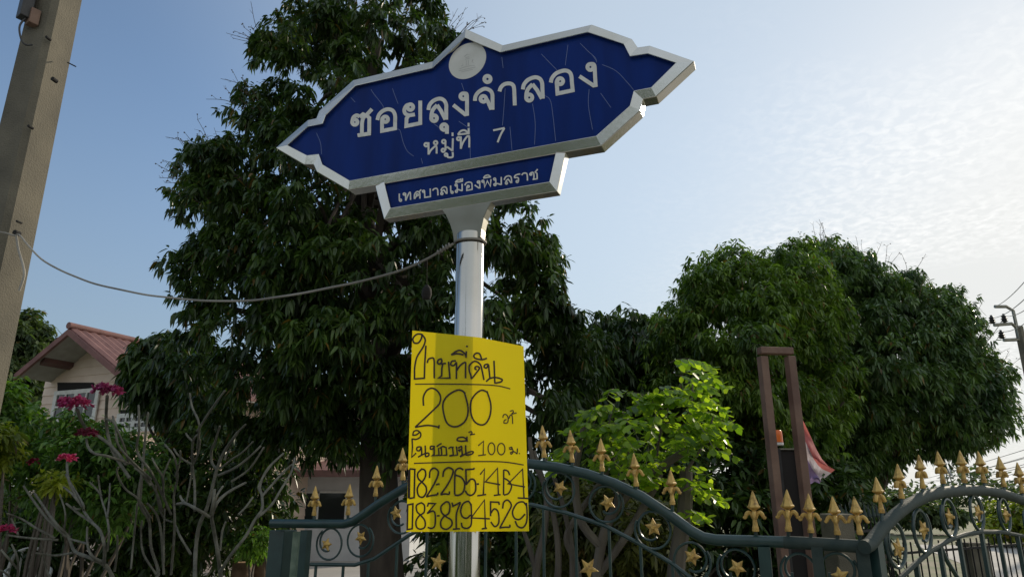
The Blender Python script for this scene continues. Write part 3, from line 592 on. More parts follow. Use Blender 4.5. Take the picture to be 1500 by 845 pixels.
# direction of the face that looks at the camera (right-hand one) and the other
def face_pt(px, py, k):
    """point of the pole face number k seen at a pixel"""
    t = ang + k * math.pi / 2; n = Vector((math.cos(t), math.sin(t), 0)); P = Vector((PCX, PCY, 0)) + n * .107
    return on_plane(px, py, P, n), n
FR = max(range(4), key=lambda k: -math.sin(ang + k * math.pi / 2) * 1 + 0.55 * math.cos(ang + k * math.pi / 2))
for (px, py, r) in [(79, 117, .012), (70, 56, .008), (44, 186, .008), (27, 325, .006), (24, 341, .013)]:
    P, n = face_pt(px, py, FR); h = MB(); h.tube([P - n * .02, P + n * .012], r, 10); h.build('bolt_hole', M['hole'], cp)
bxp = at(52, 12, 3.5)
jb = empty('cable_clamp', bxp, 'dark cable clamp box strapped high on the concrete pole', 'cable clamp')
b = MB(); b.box(bxp + Vector((-.04, -.02, .08)), (.07, .06, .34), R(-36)); b.build('body', M['blackp'], jb, bevel=.006)
b = MB(); b.box(bxp + Vector((0.0, .0, -.07)), (.06, .05, .10), R(-36)); b.build('jaw', M['rust'], jb, bevel=.004)
b = MB(); b.tube(spline([at(42, 22, 3.48), at(29, 38, 3.46), at(31, 58, 3.46), at(38, 66, 3.47), at(47, 66, 3.5)], 6), .0055, 6); b.build('wire_loop', M['blackp'], jb, smooth=True)
nail = MB(); nail.tube([at(99, 92, 3.62), at(111, 98, 3.60)], .004, 5); o = nail.build('nail', M['hole'], cp)

# ------------------------------------------------------------------ slack cable between the poles
def cab(px, py):
    t = max(0, min(1, (px - 25) / (660 - 25))); return at(px, py, 3.42 + (2.375 - 3.42) * t)
cable = empty('slack_cable', cab(330, 441), 'thin grey cable sagging from the concrete pole to the steel sign pole', 'cable')
b = MB(); b.tube(spline([cab(*p) for p in [(-60, 335), (0, 340), (20, 345), (28, 344), (40, 358), (60, 379), (85, 394), (110, 405), (140, 416), (180, 425), (215, 432), (250, 436), (290, 440), (330, 441), (370, 440), (400, 436), (440, 430), (480, 422), (520, 414), (560, 404), (590, 395), (620, 382), (640, 371), (655, 362), (664, 357)]], 4), .0046, 7); b.build('span', M['cable'], cable, smooth=True)
b = MB(); b.tube(spline([cab(24, 345), cab(27, 365), cab(34, 390), cab(35, 405), cab(28, 426)], 6), .006, 6); b.build('hanging_end', M['cable'], cable, smooth=True)
b = MB(); zc = at(688, 352, Y_POLE).z
loop = [Vector((AX.x + (POLE_R + .006) * math.cos(a), AX.y + (POLE_R + .006) * math.sin(a), zc + .006 * math.sin(a + .6) - .002 * a)) for a in [k * math.pi / 14 for k in range(0, 42)]]
b.tube(loop, .0046, 6); b.build('pole_wrap', M['cable'], cable, smooth=True)
b = MB(); kn = cab(652, 362)
b.tube([cab(640, 371) + Vector((.0, .007 * math.cos(k), .007 * math.sin(k))) + (cab(660, 358) - cab(640, 371)) * (k / 31) for k in range(32)], .0036, 5); b.build('knot', M['cable'], cable, smooth=True)
hp = at(625, 428, 2.6)
hk = empty('hanging_pouch', hp, 'small dark pouch dangling on a thread left of the steel pole', 'pouch')
b = MB(); b.lathe(hp, [(0, -.03), (.015, -.027), (.02, -.01), (.018, .012), (.010, .024), (.004, .03)], 10); b.build('bag', M['dark'], hk, smooth=True)
b = MB(); b.tube([hp + Vector((0, 0, .028)), at(626, 381, 2.48)], .0012, 4); b.build('thread', M['cable'], hk)

# ------------------------------------------------------------------ gates
def gold_finial(c, sc, rz):
    """cast spearhead with two curled leaves, base at c"""
    mb = MB()
    mb.lathe(c, [(.017 * sc, 0), (.019 * sc, .006 * sc), (.017 * sc, .016 * sc), (.018 * sc, .02 * sc), (.0145 * sc, .028 * sc), (.012 * sc, .055 * sc), (.010 * sc, .075 * sc), (.014 * sc, .088 * sc), (.016 * sc, .096 * sc), (.012 * sc, .106 * sc), (.013 * sc, .112 * sc)], 12)
    mb.lathe(c, [(.014 * sc, .112 * sc), (.034 * sc, .124 * sc), (.035 * sc, .130 * sc), (.028 * sc, .138 * sc), (.0165 * sc, .172 * sc), (.005 * sc, .207 * sc), (0, .215 * sc)], 6, rot=rz)
    ux = Vector((math.cos(rz), math.sin(rz), 0)); uy = Vector((-math.sin(rz), math.cos(rz), 0))
    for d in (ux, -ux, uy, -uy):
        k = 1.0 if d in (ux, -ux) else .62
        pts = [c + d * (x * sc * k) + Vector((0, 0, z * sc)) for x, z in [(.004, .066), (.016, .092), (.030, .099), (.042, .088), (.048, .074), (.054, .070), (.059, .078)]]
        mb.tube(spline(pts, 3), [sc * r for r in np.interp(np.linspace(0, 1, 19), [0, .4, .75, 1], [.0095, .012, .009, .004])], 7)
    tx_, ty_ = rnd.uniform(-.05, .05), rnd.uniform(-.05, .05)
    mb.v = [(x + (z - c.z) * tx_, y + (z - c.z) * ty_, z) for x, y, z in mb.v]
    return mb
def star_flower(c, r, n, ux, petals=5, flat=False, rot=0.3):
    """five-pointed cast flower facing n"""
    mb = MB(); vz = Vector((0, 0, 1)); pts = []
    m = petals * 2
    for k in range(m):
        rr = r if k % 2 == 0 else r * (.42 if flat else .5); a = 2 * math.pi * k / m + rot; pts.append(c + ux * (rr * math.sin(a)) + vz * (rr * math.cos(a)))
    mid_f = c + n * (.006 if flat else .014); t = -n * .006
    vs = pts + [p + t for p in pts] + [mid_f, c + t]; fs = []
    for k in range(m):
        j = (k + 1) % m; fs += [(k, j, 2 * m), (m + j, m + k, 2 * m + 1), (k, m + k, m + j, j)]
    mb.add(vs, fs)
    if not flat:
        mb.tube([c + n * .008, c + n * .024], [r * .26, r * .16], 8)
    return mb
class GatePlane:
    def __init__(s, x0, Y0, x1, Y1, y=760):
        a = at(x0, y, Y0); b = at(x1, y, Y1); s.o = Vector((a.x, a.y, 0)); d = Vector((b.x - a.x, b.y - a.y, 0)); s.u = d.normalized(); s.n = Vector((s.u.y, -s.u.x, 0))
        s.rz = math.atan2(s.u.y, s.u.x)
    def p(s, px, py, off=0.0): return on_plane(px, py, s.o + s.n * off, s.n)
def s_scroll(gp, cx, cy, r, flip=1, th=.008, mb=None, a0=0.0):
    """flat-bar scroll: an open ring whose end curls inwards"""
    mb = mb or MB(); pts = []
    for k in range(34):
        t = k / 33; a = a0 + flip * (t * 2 * math.pi * 1.42); rr = r * (1 - .0 * t) if t < .62 else r * (1 - 1.5 * (t - .62))
        pts.append(gp.c(cx, cy) + gp.u * (rr * math.cos(a)) + Vector((0, 0, rr * math.sin(a))))
    mb.tube(pts, th, 6); return mb
g1 = GatePlane(400, 4.75, 1270, 3.45)
GatePlane.c = lambda s, x, y: s.p(x, y)
gate = empty('driveway_gate', (g1.p(720, 800).x, g1.p(720, 800).y, 0), 'dark green wrought iron gate with arched top rail and gold spearheads across the yard entrance', 'gate')
TOP = [(398, 766), (445, 766.5), (505, 767), (518, 763), (536, 751), (560, 734), (595, 713), (640, 693), (690, 681), (735, 677.5), (775, 679), (815, 684), (860, 694), (900, 708), (940, 727), (985, 757), (1012, 777), (1030, 787), (1050, 790.5), (1100, 792), (1150, 793.5)]
b = MB(); b.tube([g1.p(*q) for q in TOP], .0275, 14); b.build('top_rail', M['green'], gate, smooth=True)
b = MB(); b.tube([g1.p(*q) for q in [(1148, 793.6), (1200, 796), (1262, 800)]], .0295, 14); b.build('end_rail', M['weather'], gate, smooth=True)
LOW = [(455, 826), (520, 827), (548, 818), (600, 783), (650, 758), (700, 742), (740, 737), (780, 739), (830, 751), (885, 769), (935, 795), (985, 825), (1040, 868)]
b = MB(); b.tube([g1.p(*q) for q in LOW], .011, 8); b.build('lower_rail', M['green'], gate, smooth=True)
# stiles and bars
def vbar(gp, px, ytop, w, d, name, m, parent, bottom=.06):
    t = gp.p(px, ytop); b = MB(); b.box(Vector((t.x, t.y, (t.z + bottom) / 2)), (w, d, t.z - bottom), gp.rz); return b.build(name, m, parent)
for px, m, w in [(449, 'green', .05), (1119, 'green', .055), (1196, 'weather', .05), (1262, 'weather', .055)]: vbar(g1, px, 776 if px < 500 else 800, w, .05, 'stile', M[m], gate)
ly = lambda px: np.interp(px, [q[0] for q in LOW], [q[1] for q in LOW])
for px in (463, 503, 540, 582, 626, 668, 712, 756, 796, 843, 892, 938, 985): vbar(g1, px, ly(px) + 1, .013, .013, 'bar', M['green'], gate)
for px in (1035, 1070, 1160, 1215, 1240): vbar(g1, px, 838, .013, .013, 'bar', M['green'], gate)
lr = MB(); lr.bar(Vector((*g1.p(449, 800).xy, .09)), Vector((*g1.p(1262, 800).xy, .09)), .05, .05); lr.build('bottom_rail', M['green'], gate)
# scrolls and flowers under the arch
for px, py, r, fl, a0 in [(482, 796, .092, 1, 2.2), (528, 791, .092, -1, .9), (588, 757, .092, 1, 2.5), (640, 727, .09, -1, 0.9), (700, 712, .09, 1, 2.2), (762, 709, .09, -1, 1), (818, 717, .092, 1, 2.6), (888, 738, .092, -1, .6), (956, 776, .092, 1, 2.6), (1014, 822, .09, -1, .6), (1078, 832, .088, 1, 2.4), (1230, 838, .085, -1, .7), (1170, 836, .08, 1, 2.2)]:
    s_scroll(g1, px, py, r, fl, .0065, a0=a0).build('scroll', M['green'], gate, smooth=True)
b0 = MB()
for q in [[(545, 845), (560, 800), (590, 770), (610, 745)], [(455, 820), (490, 822), (510, 800), (520, 770)]]: pass
for i, (px, py, r, fa) in enumerate([(478, 797, .040, 0), (528, 787, .042, 0), (580, 751, .042, 0), (762, 709, .04, 0), (820, 714, .042, 0), (890, 736, .044, 0), (957, 772, .046, 0), (1014, 815, .044, 0), (1080, 831, .044, 0), (1231, 843, .042, 0), (641, 823, .052, 1), (862, 832, .056, 1)]):
    star_flower(g1.p(px, py, .012), r, g1.n, g1.u, 5, bool(fa), .25 + .37 * i).build('star' if fa else 'flower', M['gold'], gate, smooth=False)
ty = lambda px: np.interp(px, [q[0] for q in TOP], [q[1] for q in TOP])
FIN = [(460, 758), (510, 757), (550, 730), (591, 704), (797, 670), (838, 677), (882, 692), (932, 711), (985, 740)]
def add_finial(gp, px, py_base, py_tip, rail_y, parent, m):
    base = gp.p(px, py_base); top = gp.p(px, py_tip); sc = (top.z - base.z) / .215
    fo = gold_finial(base, sc, gp.rz).build('finial', M['gold'], parent, smooth=True)
    fo.rotation_euler = (rnd.uniform(-.02, .02), 0, 0) if False else (0, 0, 0)
    st = MB(); q = gp.p(px, rail_y); st.tube([q, base + Vector((0, 0, .004))], .0085, 8); st.build('spike_stem', m, fo)
for px, pb_, pt_ in [(460, 755, 711), (509.5, 754, 708), (550, 727, 681), (590, 703, 655), (797, 670, 622), (838, 677, 629), (882, 690, 641), (932, 712, 663), (985, 739, 687)]: add_finial(g1, px, pb_, pt_, ty(px) - 2, gate, M['green'])
for px, pb_, pt_ in [(1107, 778, 718), (1155, 778, 716), (1188, 780, 722), (1227, 783, 726), (1260, 783, 726)]: add_finial(g1, px, pb_, pt_, 792 if px < 1150 else 797, gate, M['weather'])

g2 = GatePlane(1270, 3.45, 1500, 4.9)
gate2 = empty('arched_gate_leaf', (g2.p(1400, 800).x, g2.p(1400, 800).y, 0), 'sun faded arched iron gate leaf angled away at the right edge', 'gate')
TOP2 = [(1266, 801), (1274, 797), (1290, 776), (1310, 755), (1332, 738), (1355, 727), (1380, 720.5), (1410, 718), (1440, 718), (1470, 723), (1500, 733), (1530, 748), (1550, 760)]
b = MB(); b.tube([g2.p(*q) for q in TOP2], [.0315] * 3 + [.0305] * 10, 14); b.build('top_rail', M['weather'], gate2, smooth=True)
LOW2 = [(1318, 847), (1340, 826), (1365, 805), (1392, 790), (1415, 782), (1440, 778.5), (1470, 779), (1500, 785), (1550, 800)]
b = MB(); b.tube([g2.p(*q) for q in LOW2], .013, 8); b.build('lower_rail', M['weather'], gate2, smooth=True)
for px, py, r, fl, a0 in [(1312, 797, .105, 1, 2.2), (1351, 777, .105, -1, .9), (1390, 758, .10, 1, 2.4), (1431, 750, .10, -1, .9), (1471, 753, .10, 1, 2.2), (1508, 768, .10, -1, .9)]:
    s_scroll(g2, px, py, r, fl, .009, a0=a0).build('scroll', M['green'], gate2, smooth=True)
for i, (px, py, r) in enumerate([(1316, 803, .052), (1353, 775, .05), (1391, 757, .05), (1433, 750, .05), (1474, 754, .05)]):
    star_flower(g2.p(px, py, .014), r, g2.n, g2.u, 5, False, .3 + .5 * i).build('flower', M['gold'], gate2)
ly2 = lambda px: np.interp(px, [q[0] for q in LOW2], [q[1] for q in LOW2])
for px, w in [(1342, .02), (1376, .02), (1404, .022), (1437, .026), (1462, .02), (1490, .02)]: vbar(g2, px, ly2(px), w, .02, 'bar', M['green'], gate2)
vbar(g2, 1281, 792, .06, .05, 'stile', M['green'], gate2)
b = MB(); b.tube(spline([g2.p(1378, 800), g2.p(1388, 822), g2.p(1402, 845), g2.p(1412, 870)], 5), .012, 7); b.build('brace', M['green'], gate2, smooth=True)
b = MB(); b.bar(Vector((*g2.p(1281, 800).xy, .08)), Vector((*g2.p(1550, 800).xy, .08)), .05, .05); b.build('bottom_rail', M['green'], gate2)
ty2 = lambda px: np.interp(px, [q[0] for q in TOP2], [q[1] for q in TOP2])
for px, pb_, pt_ in [(1292, 751, 698), (1321, 730, 679), (1352, 715, 666), (1382, 708, 661), (1413, 707, 660), (1442, 707, 661), (1471, 713, 668), (1498, 722, 677), (1526, 738, 692)]: add_finial(g2, px, pb_, pt_, ty2(px) - 2, gate2, M['green'])

# left gate post
gp_ = at(414, 790, 4.85)
post = empty('gate_post', (gp_.x, gp_.y, 0), 'broad dark green steel gate post with sunlit edge painted paler at the left gate end', 'gate post')
b = MB(); b.box((gp_.x, gp_.y, (gp_.z + .06) / 2), (.125, .12, gp_.z + .06), g1.rz - .05); b.build('post_body', M['green'], post, bevel=.004)
b = MB(); q = at(435, 778, 4.74); q2 = at(429, 848, 4.74); b.bar(q, Vector((q2.x, q2.y, 0)), .035, .05); b.build('lit_edge', M['sunlitgreen'], post)  # sun-struck side of the post, its light painted as a paler strip

# brown guide frame behind the gate
bf = empty('guide_frame', (at(1145, 700, 4.05).x, 4.05, 0), 'tall brown steel guide frame of two uprights joined by a short top bar', 'gate guide')
YF = 4.05
tl = at(1116, 517, YF); trr = at(1156, 517, YF)
for p in (tl, trr):
    b = MB(); b.box((p.x, YF, p.z / 2 - .012), (.046, .055, p.z - .018), R(8)); b.build('upright', M['rust'], bf, bevel=.004)
b = MB(); b.box(((tl.x + trr.x) / 2, YF, tl.z + .012), (trr.x - tl.x + .044, .054, .04), R(8)); b.build('top_bar', M['rust'], bf, bevel=.004)
# beacon on its thin post
bp = at(1139, 650, 4.7)
be = empty('warning_beacon', (bp.x, 4.7, 0), 'small orange warning beacon on a thin dark post behind the brown frame', 'beacon')
b = MB(); b.lathe(Vector((bp.x, 4.7, bp.z + .01)), [(.036, 0), (.036, .04), (.034, .07), (.028, .078), (0, .08)], 18); b.build('lens', M['orange'], be, smooth=True)
b = MB(); b.lathe(Vector((bp.x, 4.7, bp.z - .03)), [(.03, .02), (.037, .022), (.037, .038)], 18); b.build('collar', M['whitep'], be, smooth=True)
b = MB(); b.box((bp.x, 4.7, (bp.z - .03) / 2), (.022, .022, bp.z - .03)); b.build('post', M['blackp'], be)
q1 = at(1150, 657, 5.0)
pnl = empty('upright_panel', (q1.x, 5.0, 0), 'dark upright panel with thin pale metal edges standing behind the brown frame', 'panel')
b = MB(); b.box((q1.x, 5.0, q1.z / 2), (.11, .05, q1.z - .02)); b.build('sheet', M['dark'], pnl)
b = MB()
for s in (-1, 1): b.box((q1.x + s * .06, 4.99, q1.z / 2), (.010, .06, q1.z))
b.box((q1.x, 4.99, q1.z - .004), (.11, .06, .010)); b.build('edging', M['dullsteel'], pnl)
# torn flag
fs_ = at(1172, 606, 4.5)
flag = empty('torn_flag', (fs_.x, 4.5, 0), 'faded torn red white and violet flag hanging limp beside the brown frame', 'flag')
b = MB(); b.tube([(fs_.x, 4.5, .3), (fs_.x, 4.5, fs_.z + .03)], .008, 7); b.build('stick', M['dullsteel'], flag)
LN = [[(1173, 609), (1180, 623), (1189, 642), (1196, 658), (1204, 672), (1213, 682), (1223, 688)], [(1173, 624), (1179, 640), (1186, 655), (1192, 668), (1199, 678), (1206, 683), (1222, 688.5)], [(1173, 640), (1178, 656), (1184, 668), (1190, 681), (1196, 690), (1200, 698), (1203, 704)], [(1173, 672), (1177, 682), (1181, 690), (1186, 697), (1191, 701), (1197, 700), (1202, 706)], [(1173, 704), (1176, 708), (1180, 711), (1184, 709), (1189, 708), (1193, 705), (1200, 708)]]
fl = MB(); gr = []
def fpt(r_, c_):
    i = int(r_); i2 = min(i + 1, 4); j = int(c_); j2 = min(j + 1, 6); fr_, fc = r_ - i, c_ - j
    P = lambda a, b_: Vector((LN[a][b_][0], LN[a][b_][1], 0))
    v = P(i, j).lerp(P(i, j2), fc).lerp(P(i2, j).lerp(P(i2, j2), fc), fr_)
    return at(v.x, v.y, 4.5 + .05 * math.sin(r_ * 2.6 + c_ * .8) + .03 * math.sin(c_ * 2.3))
rows = [r_ / 4 for r_ in range(17)]; cols = [c_ / 3 for c_ in range(19)]
base = [fpt(r_, c_) for r_ in rows for c_ in cols]
fl.v = [tuple(p) for p in base]
for i in range(16):
    for j in range(18):
        if j >= 16 and (i * 7 + j * 3) % 5 == 0: continue
        fl.f.append([i * 19 + j, i * 19 + j + 1, (i + 1) * 19 + j + 1, (i + 1) * 19 + j]); fl.mi.append(0 if i < 5 else (1 if i < 9 else 2))
fl.build('cloth', [M['red'], M['white'], M['purple']], flag, smooth=True)
wp = at(1224, 752, 5.6)
wpo = empty('concrete_post', (wp.x, 5.6, 0), 'pale square concrete post behind the gate between two gold spearheads', 'post')
b = MB(); b.box((wp.x, 5.6, wp.z / 2), (.17, .17, wp.z), R(12)); b.build('shaft', M['concrete'], wpo, bevel=.01)

# dark bar fence further back
def bar_fence(name, x0, x1, Y0, Y1, ytop, step, label, spears):
    a = at(x0, ytop, Y0); c = at(x1, ytop, Y1); L = (Vector((c.x, c.y, 0)) - Vector((a.x, a.y, 0))).length; n = int(L / step)
    e = empty(name, (a.x, a.y, 0), label, 'fence')
    z = a.z
    b = MB()
    rail = MB(); rail.bar((a.x, a.y, z - .12), (c.x, c.y, z - .12), .022, .022); rail.build('rail', M['iron'], e)
    rail = MB(); rail.bar((a.x, a.y, .15), (c.x, c.y, .15), .03, .03); rail.build('rail', M['iron'], e)
    for i in range(n + 1):
        p = Vector((a.x, a.y, 0)).lerp(Vector((c.x, c.y, 0)), i / n); b = MB(); b.tube([(p.x, p.y, .02), (p.x, p.y, z - .02)], .008, 6); o = b.build('bar', M['iron'], e)
        if spears: b = MB(); b.lathe(Vector((p.x, p.y, z - .02)), [(.008, 0), (.022, .03), (.016, .06), (0, .16)], 6); b.build('spear_tip', M['weather'], o)
    return e
bar_fence('iron_fence', 1226, 1298, 6.6, 7.6, 760, .12, 'low dark iron fence with small spear tips behind the concrete post', True)
bar_fence('roadside_railing', 1300, 1560, 7.2, 9.5, 792, .135, 'plain dark railing of thin upright bars in front of the pale road', False)
gpst = at(1426, 800, 11.5); e = empty('stone_pillar', (gpst.x, 11.5, 0), 'grey pillar standing at the roadside behind the right gate', 'pillar')
b = MB(); b.box((gpst.x, 11.5, gpst.z / 2), (.28, .28, gpst.z)); b.build('shaft', M['concrete'], e)
b = MB(); b.box((gpst.x, 11.5, gpst.z + .03), (.34, .34, .06)); b.build('cap', M['concrete'], e)

# ------------------------------------------------------------------ trees
mp = [(400, 6), (372, 28), (352, 60), (345, 140), (318, 175), (296, 200), (270, 245), (246, 298), (242, 360), (252, 410), (258, 468), (250, 520), (262, 590), (290, 622), (340, 650), (372, 690), (430, 690), (470, 675), (560, 668), (600, 690), (700, 655), (780, 660), (866, 640), (884, 560), (880, 456), (850, 400), (858, 318), (815, 282), (765, 240), (725, 180), (700, 66), (672, 14), (630, -30), (540, -60), (450, -40)]
mango = empty('mango_tree', (at(575, 700, 9.6).x, 9.6, 0), 'tall dark mango tree with drooping leaves rising behind the street sign', 'tree')
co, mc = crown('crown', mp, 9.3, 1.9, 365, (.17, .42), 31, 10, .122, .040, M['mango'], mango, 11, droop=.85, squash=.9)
limbs(mango, (at(575, 700, 9.6).x, 9.6, 0), at(540, 60, 9.5), mc, .24, M['darkbark'], nl=60, seed=3)
bare_twigs(mango, mc, 9.0, [((258, 300), (270, 245)), ((270, 245), (296, 200)), ((296, 200), (345, 140)), ((345, 140), (352, 60)), ((352, 60), (400, 6)), ((590, -10), (640, 22)), ((640, 22), (668, 66)), ((834, 392), (834, 312)), ((858, 452), (832, 392)), ((834, 312), (800, 290))], 84, 4)
r1 = [(966, 432), (998, 400), (1036, 366), (1092, 346), (1130, 336), (1172, 350), (1206, 366), (1240, 420), (1248, 520), (1262, 590), (1230, 660), (1150, 690), (1060, 690), (960, 640), (935, 560), (950, 470)]
tA = empty('mango_tree', (at(1065, 700, 11.5).x, 11.5, 0), 'broad mango tree with lighter green leaves right of the lime green sapling', 'tree')
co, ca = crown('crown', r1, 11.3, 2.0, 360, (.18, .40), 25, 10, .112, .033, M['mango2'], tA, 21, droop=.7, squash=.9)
limbs(tA, (at(1055, 700, 11.5).x, 11.5, 0), at(1110, 480, 11.5), ca, .17, M['darkbark'], nl=40, seed=5)
r2 = [(1160, 372), (1196, 352), (1226, 342), (1256, 356), (1286, 380), (1312, 374), (1350, 398), (1392, 412), (1428, 440), (1440, 486), (1474, 526), (1492, 590), (1484, 636), (1440, 664), (1380, 672), (1310, 690), (1270, 730), (1190, 720), (1140, 640), (1150, 500)]
tB = empty('mango_tree', (at(1260, 700, 14).x, 14, 0), 'large rounded mango tree with deep green leaves at the right beneath the bright sky', 'tree')
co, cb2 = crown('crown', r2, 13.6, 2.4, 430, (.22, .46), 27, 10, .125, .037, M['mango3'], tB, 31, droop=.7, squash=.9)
limbs(tB, (at(1255, 700, 14).x, 14, 0), at(1300, 480, 14), cb2, .2, M['darkbark'], nl=40, seed=6)
bare_twigs(tB, cb2, 13.4, [((1130, 352), (1226, 342)), ((1440, 486), (1474, 526)), ((1474, 526), (1492, 590)), ((1286, 380), (1350, 398))], 30, 9, .42, .28)
r3 = [(838, 462), (880, 456), (905, 452), (950, 458), (972, 480), (985, 560), (1000, 640), (985, 720), (900, 720), (830, 700), (815, 600), (822, 500)]
tC = empty('mango_tree', (at(900, 700, 12.6).x, 12.6, 0), 'shaded mango tree between the tall tree and the broad lighter one', 'tree')
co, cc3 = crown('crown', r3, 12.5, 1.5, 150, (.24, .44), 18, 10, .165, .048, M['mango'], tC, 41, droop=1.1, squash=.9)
limbs(tC, (at(900, 700, 12.6).x, 12.6, 0), at(900, 520, 12.6), cc3, .14, M['darkbark'], nl=24, seed=8)
r4 = [(-60, 470), (10, 462), (35, 453), (60, 460), (82, 482), (78, 520), (84, 560), (84, 640), (-60, 650)]
tD = empty('leafy_tree', (at(20, 700, 24).x, 24, 0), 'round leafy tree standing behind the pink house at the left edge', 'tree')
co, cd = crown('crown', r4, 24, 2.2, 120, (.4, .7), 16, 10, .26, .10, M['far'], tD, 51, droop=.4)
limbs(tD, (at(20, 700, 24).x, 24, 0), at(20, 500, 24), cd, .2, M['darkbark'], nl=20, seed=9)
r5 = [(176, 508), (206, 490), (255, 486), (300, 490), (350, 560), (330, 640), (270, 640), (216, 604), (178, 560)]
tE = empty('bushy_tree', (at(240, 700, 12).x, 12, 0), 'dark bushy tree between the pink house and the tall mango', 'tree')
co, ce = crown('crown', r5, 11.8, 1.2, 90, (.2, .36), 18, 10, .17, .048, M['mango'], tE, 61, droop=1.1, squash=.9)
limbs(tE, (at(260, 700, 12).x, 12, 0), at(250, 520, 12), ce, .1, M['darkbark'], nl=16, seed=10)

r6 = [(420, 640), (450, 600), (540, 590), (640, 600), (660, 690), (640, 720), (430, 720)]
tF = empty('shade_tree', (at(560, 700, 26).x, 26, 0), 'dark tree standing behind the white outbuilding under the tall mango', 'tree')
co, cf = crown('crown', r6, 26, 1.5, 70, (.4, .7), 14, 10, .3, .10, M['mango'], tF, 66, droop=.6)
limbs(tF, (at(560, 700, 26).x, 26, 0), at(540, 620, 26), cf, .2, M['darkbark'], nl=12, seed=12)
# ------------------------------------------------------------------ shrubs and hedges
def bush(name, poly, Y, thick, n, cr, per, nleaf, ll, lw, m, label, seed, droop=.35, cat='shrub', group=None, stems=7):
    P = np.array(poly).mean(0); base = at(P[0], P[1], Y); e = empty(name, (base.x, Y, 0), label, cat, group)
    o, c = crown('foliage', poly, Y, thick, n, cr, per, nleaf, ll, lw, M[m], e, seed, droop=droop)
    mb = MB(); g = random.Random(seed)
    for k in range(stems):
        t = Vector(c[g.randrange(len(c))]); s = Vector((base.x + g.uniform(-.25, .25), Y + g.uniform(-.2, .2), 0))
        q = spline([s, s.lerp(t, .5) + Vector((g.uniform(-.1, .1), g.uniform(-.1, .1), .1)), t], 4); mb.tube(q, [.03 * (1 - .7 * i / (len(q) - 1)) for i in range(len(q))], 5)
    mb.build('stems', M['bark'], e, smooth=True); return e
bush('green_shrub', [(-40, 560), (20, 556), (60, 590), (70, 640), (60, 700), (-40, 720)], 9.0, .8, 60, (.16, .32), 15, 9, .10, .04, 'shrub', 'bright leafy shrub at the left edge below the round tree', 71)
bush('green_shrub', [(45, 640), (90, 600), (170, 620), (240, 640), (250, 720), (200, 780), (60, 780), (30, 700)], 8.6, .9, 90, (.16, .32), 15, 9, .10, .036, 'shrub', 'spreading green shrub below the house window among pink flowers', 72)
bush('yellow_shrub', [(-40, 620), (10, 625), (26, 650), (22, 690), (-40, 710)], 7.2, .5, 30, (.12, .2), 14, 9, .09, .035, 'yellowleaf', 'yellow green shrub at the left edge below the bright leafy one', 73)
bush('yellow_leaf_plant', [(58, 694), (80, 686), (108, 694), (112, 716), (80, 728), (58, 716)], 7.4, .2, 6, (.06, .10), 8, 7, .10, .03, 'yellowleaf', 'small plant with yellowing leaves under the pink blossom', 76)
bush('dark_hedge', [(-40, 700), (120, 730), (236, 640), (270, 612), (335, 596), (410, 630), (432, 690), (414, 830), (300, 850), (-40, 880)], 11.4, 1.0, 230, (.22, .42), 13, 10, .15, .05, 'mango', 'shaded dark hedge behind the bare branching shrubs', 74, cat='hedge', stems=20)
bush('garden_plant', [(330, 780), (370, 770), (400, 780), (392, 815), (340, 818)], 10.2, .3, 18, (.08, .16), 14, 8, .08, .03, 'shrub', 'small leafy plant above the cut logs beside the gate post', 75, stems=3)
bush('olive_hedge', [(790, 720), (880, 690), (960, 720), (1010, 760), (1010, 860), (800, 860)], 7.0, .8, 120, (.14, .28), 14, 10, .10, .032, 'dryleaf', 'dull olive hedge seen through the middle of the gate', 77, cat='hedge', stems=14)
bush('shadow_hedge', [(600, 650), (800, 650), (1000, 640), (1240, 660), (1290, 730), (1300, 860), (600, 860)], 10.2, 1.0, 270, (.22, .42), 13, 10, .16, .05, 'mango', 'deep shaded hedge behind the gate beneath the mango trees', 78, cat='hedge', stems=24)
bush('roadside_bush', [(1440, 735), (1500, 728), (1560, 740), (1560, 800), (1450, 790)], 26, 1.5, 60, (.3, .6), 12, 8, .25, .12, 'yellowleaf', 'sunlit bush beside the road behind the right gate', 79, stems=5)
bush('roadside_bush', [(1290, 728), (1330, 722), (1380, 738), (1420, 745), (1420, 768), (1300, 770)], 34, 1.5, 60, (.4, .7), 12, 8, .3, .14, 'far', 'low green bushes at the roadside beneath the far tower', 80, stems=5)

# far tree line along the horizon
fl_ = []
g = np.random.default_rng(99); n = 2600
x = g.uniform(-140, 190, n); y = 150 + g.uniform(-8, 8, n); hgt = 4.2 + 2.2 * np.sin(x * .21) + 1.6 * np.sin(x * .53 + 1) + g.uniform(-.5, .8, n); z = g.uniform(0, 1, n) ** .7 * hgt
P = np.repeat(np.stack([x, y, z], 1), 7, 0); P += g.normal(0, .7, P.shape); d = unit(g.normal(0, 1, P.shape))
o = leaves('far_treeline', P, d, g.uniform(.8, 1.5, len(P)), g.uniform(.5, .9, len(P)), M['far'], None); tag(o, 'distant green tree line along the horizon behind the road', 'tree line', kind='stuff')

# trees on the near side of the lane, behind the viewer: they show only as reflections in the steel
n = 1500; x = g.uniform(-26, 18, n); hgt = np.where((x < -4) & (x > -13), 8.2, 4.6) + .7 * np.sin(x * .9) + .6 * np.sin(x * 2.1 + 2); z = g.uniform(.05, 1, n) * hgt; y = -10.5 + g.uniform(-1.6, 1.6, n)
P = np.repeat(np.stack([x, y, z], 1), 9, 0); P += g.normal(0, .4, P.shape); d = unit(g.normal(0, 1, P.shape))
o = leaves('roadside_wood', P, d, g.uniform(.35, .6, len(P)), g.uniform(.2, .32, len(P)), M['mango3'], None); tag(o, 'dark wood along the near side of the lane', 'wood', kind='stuff')

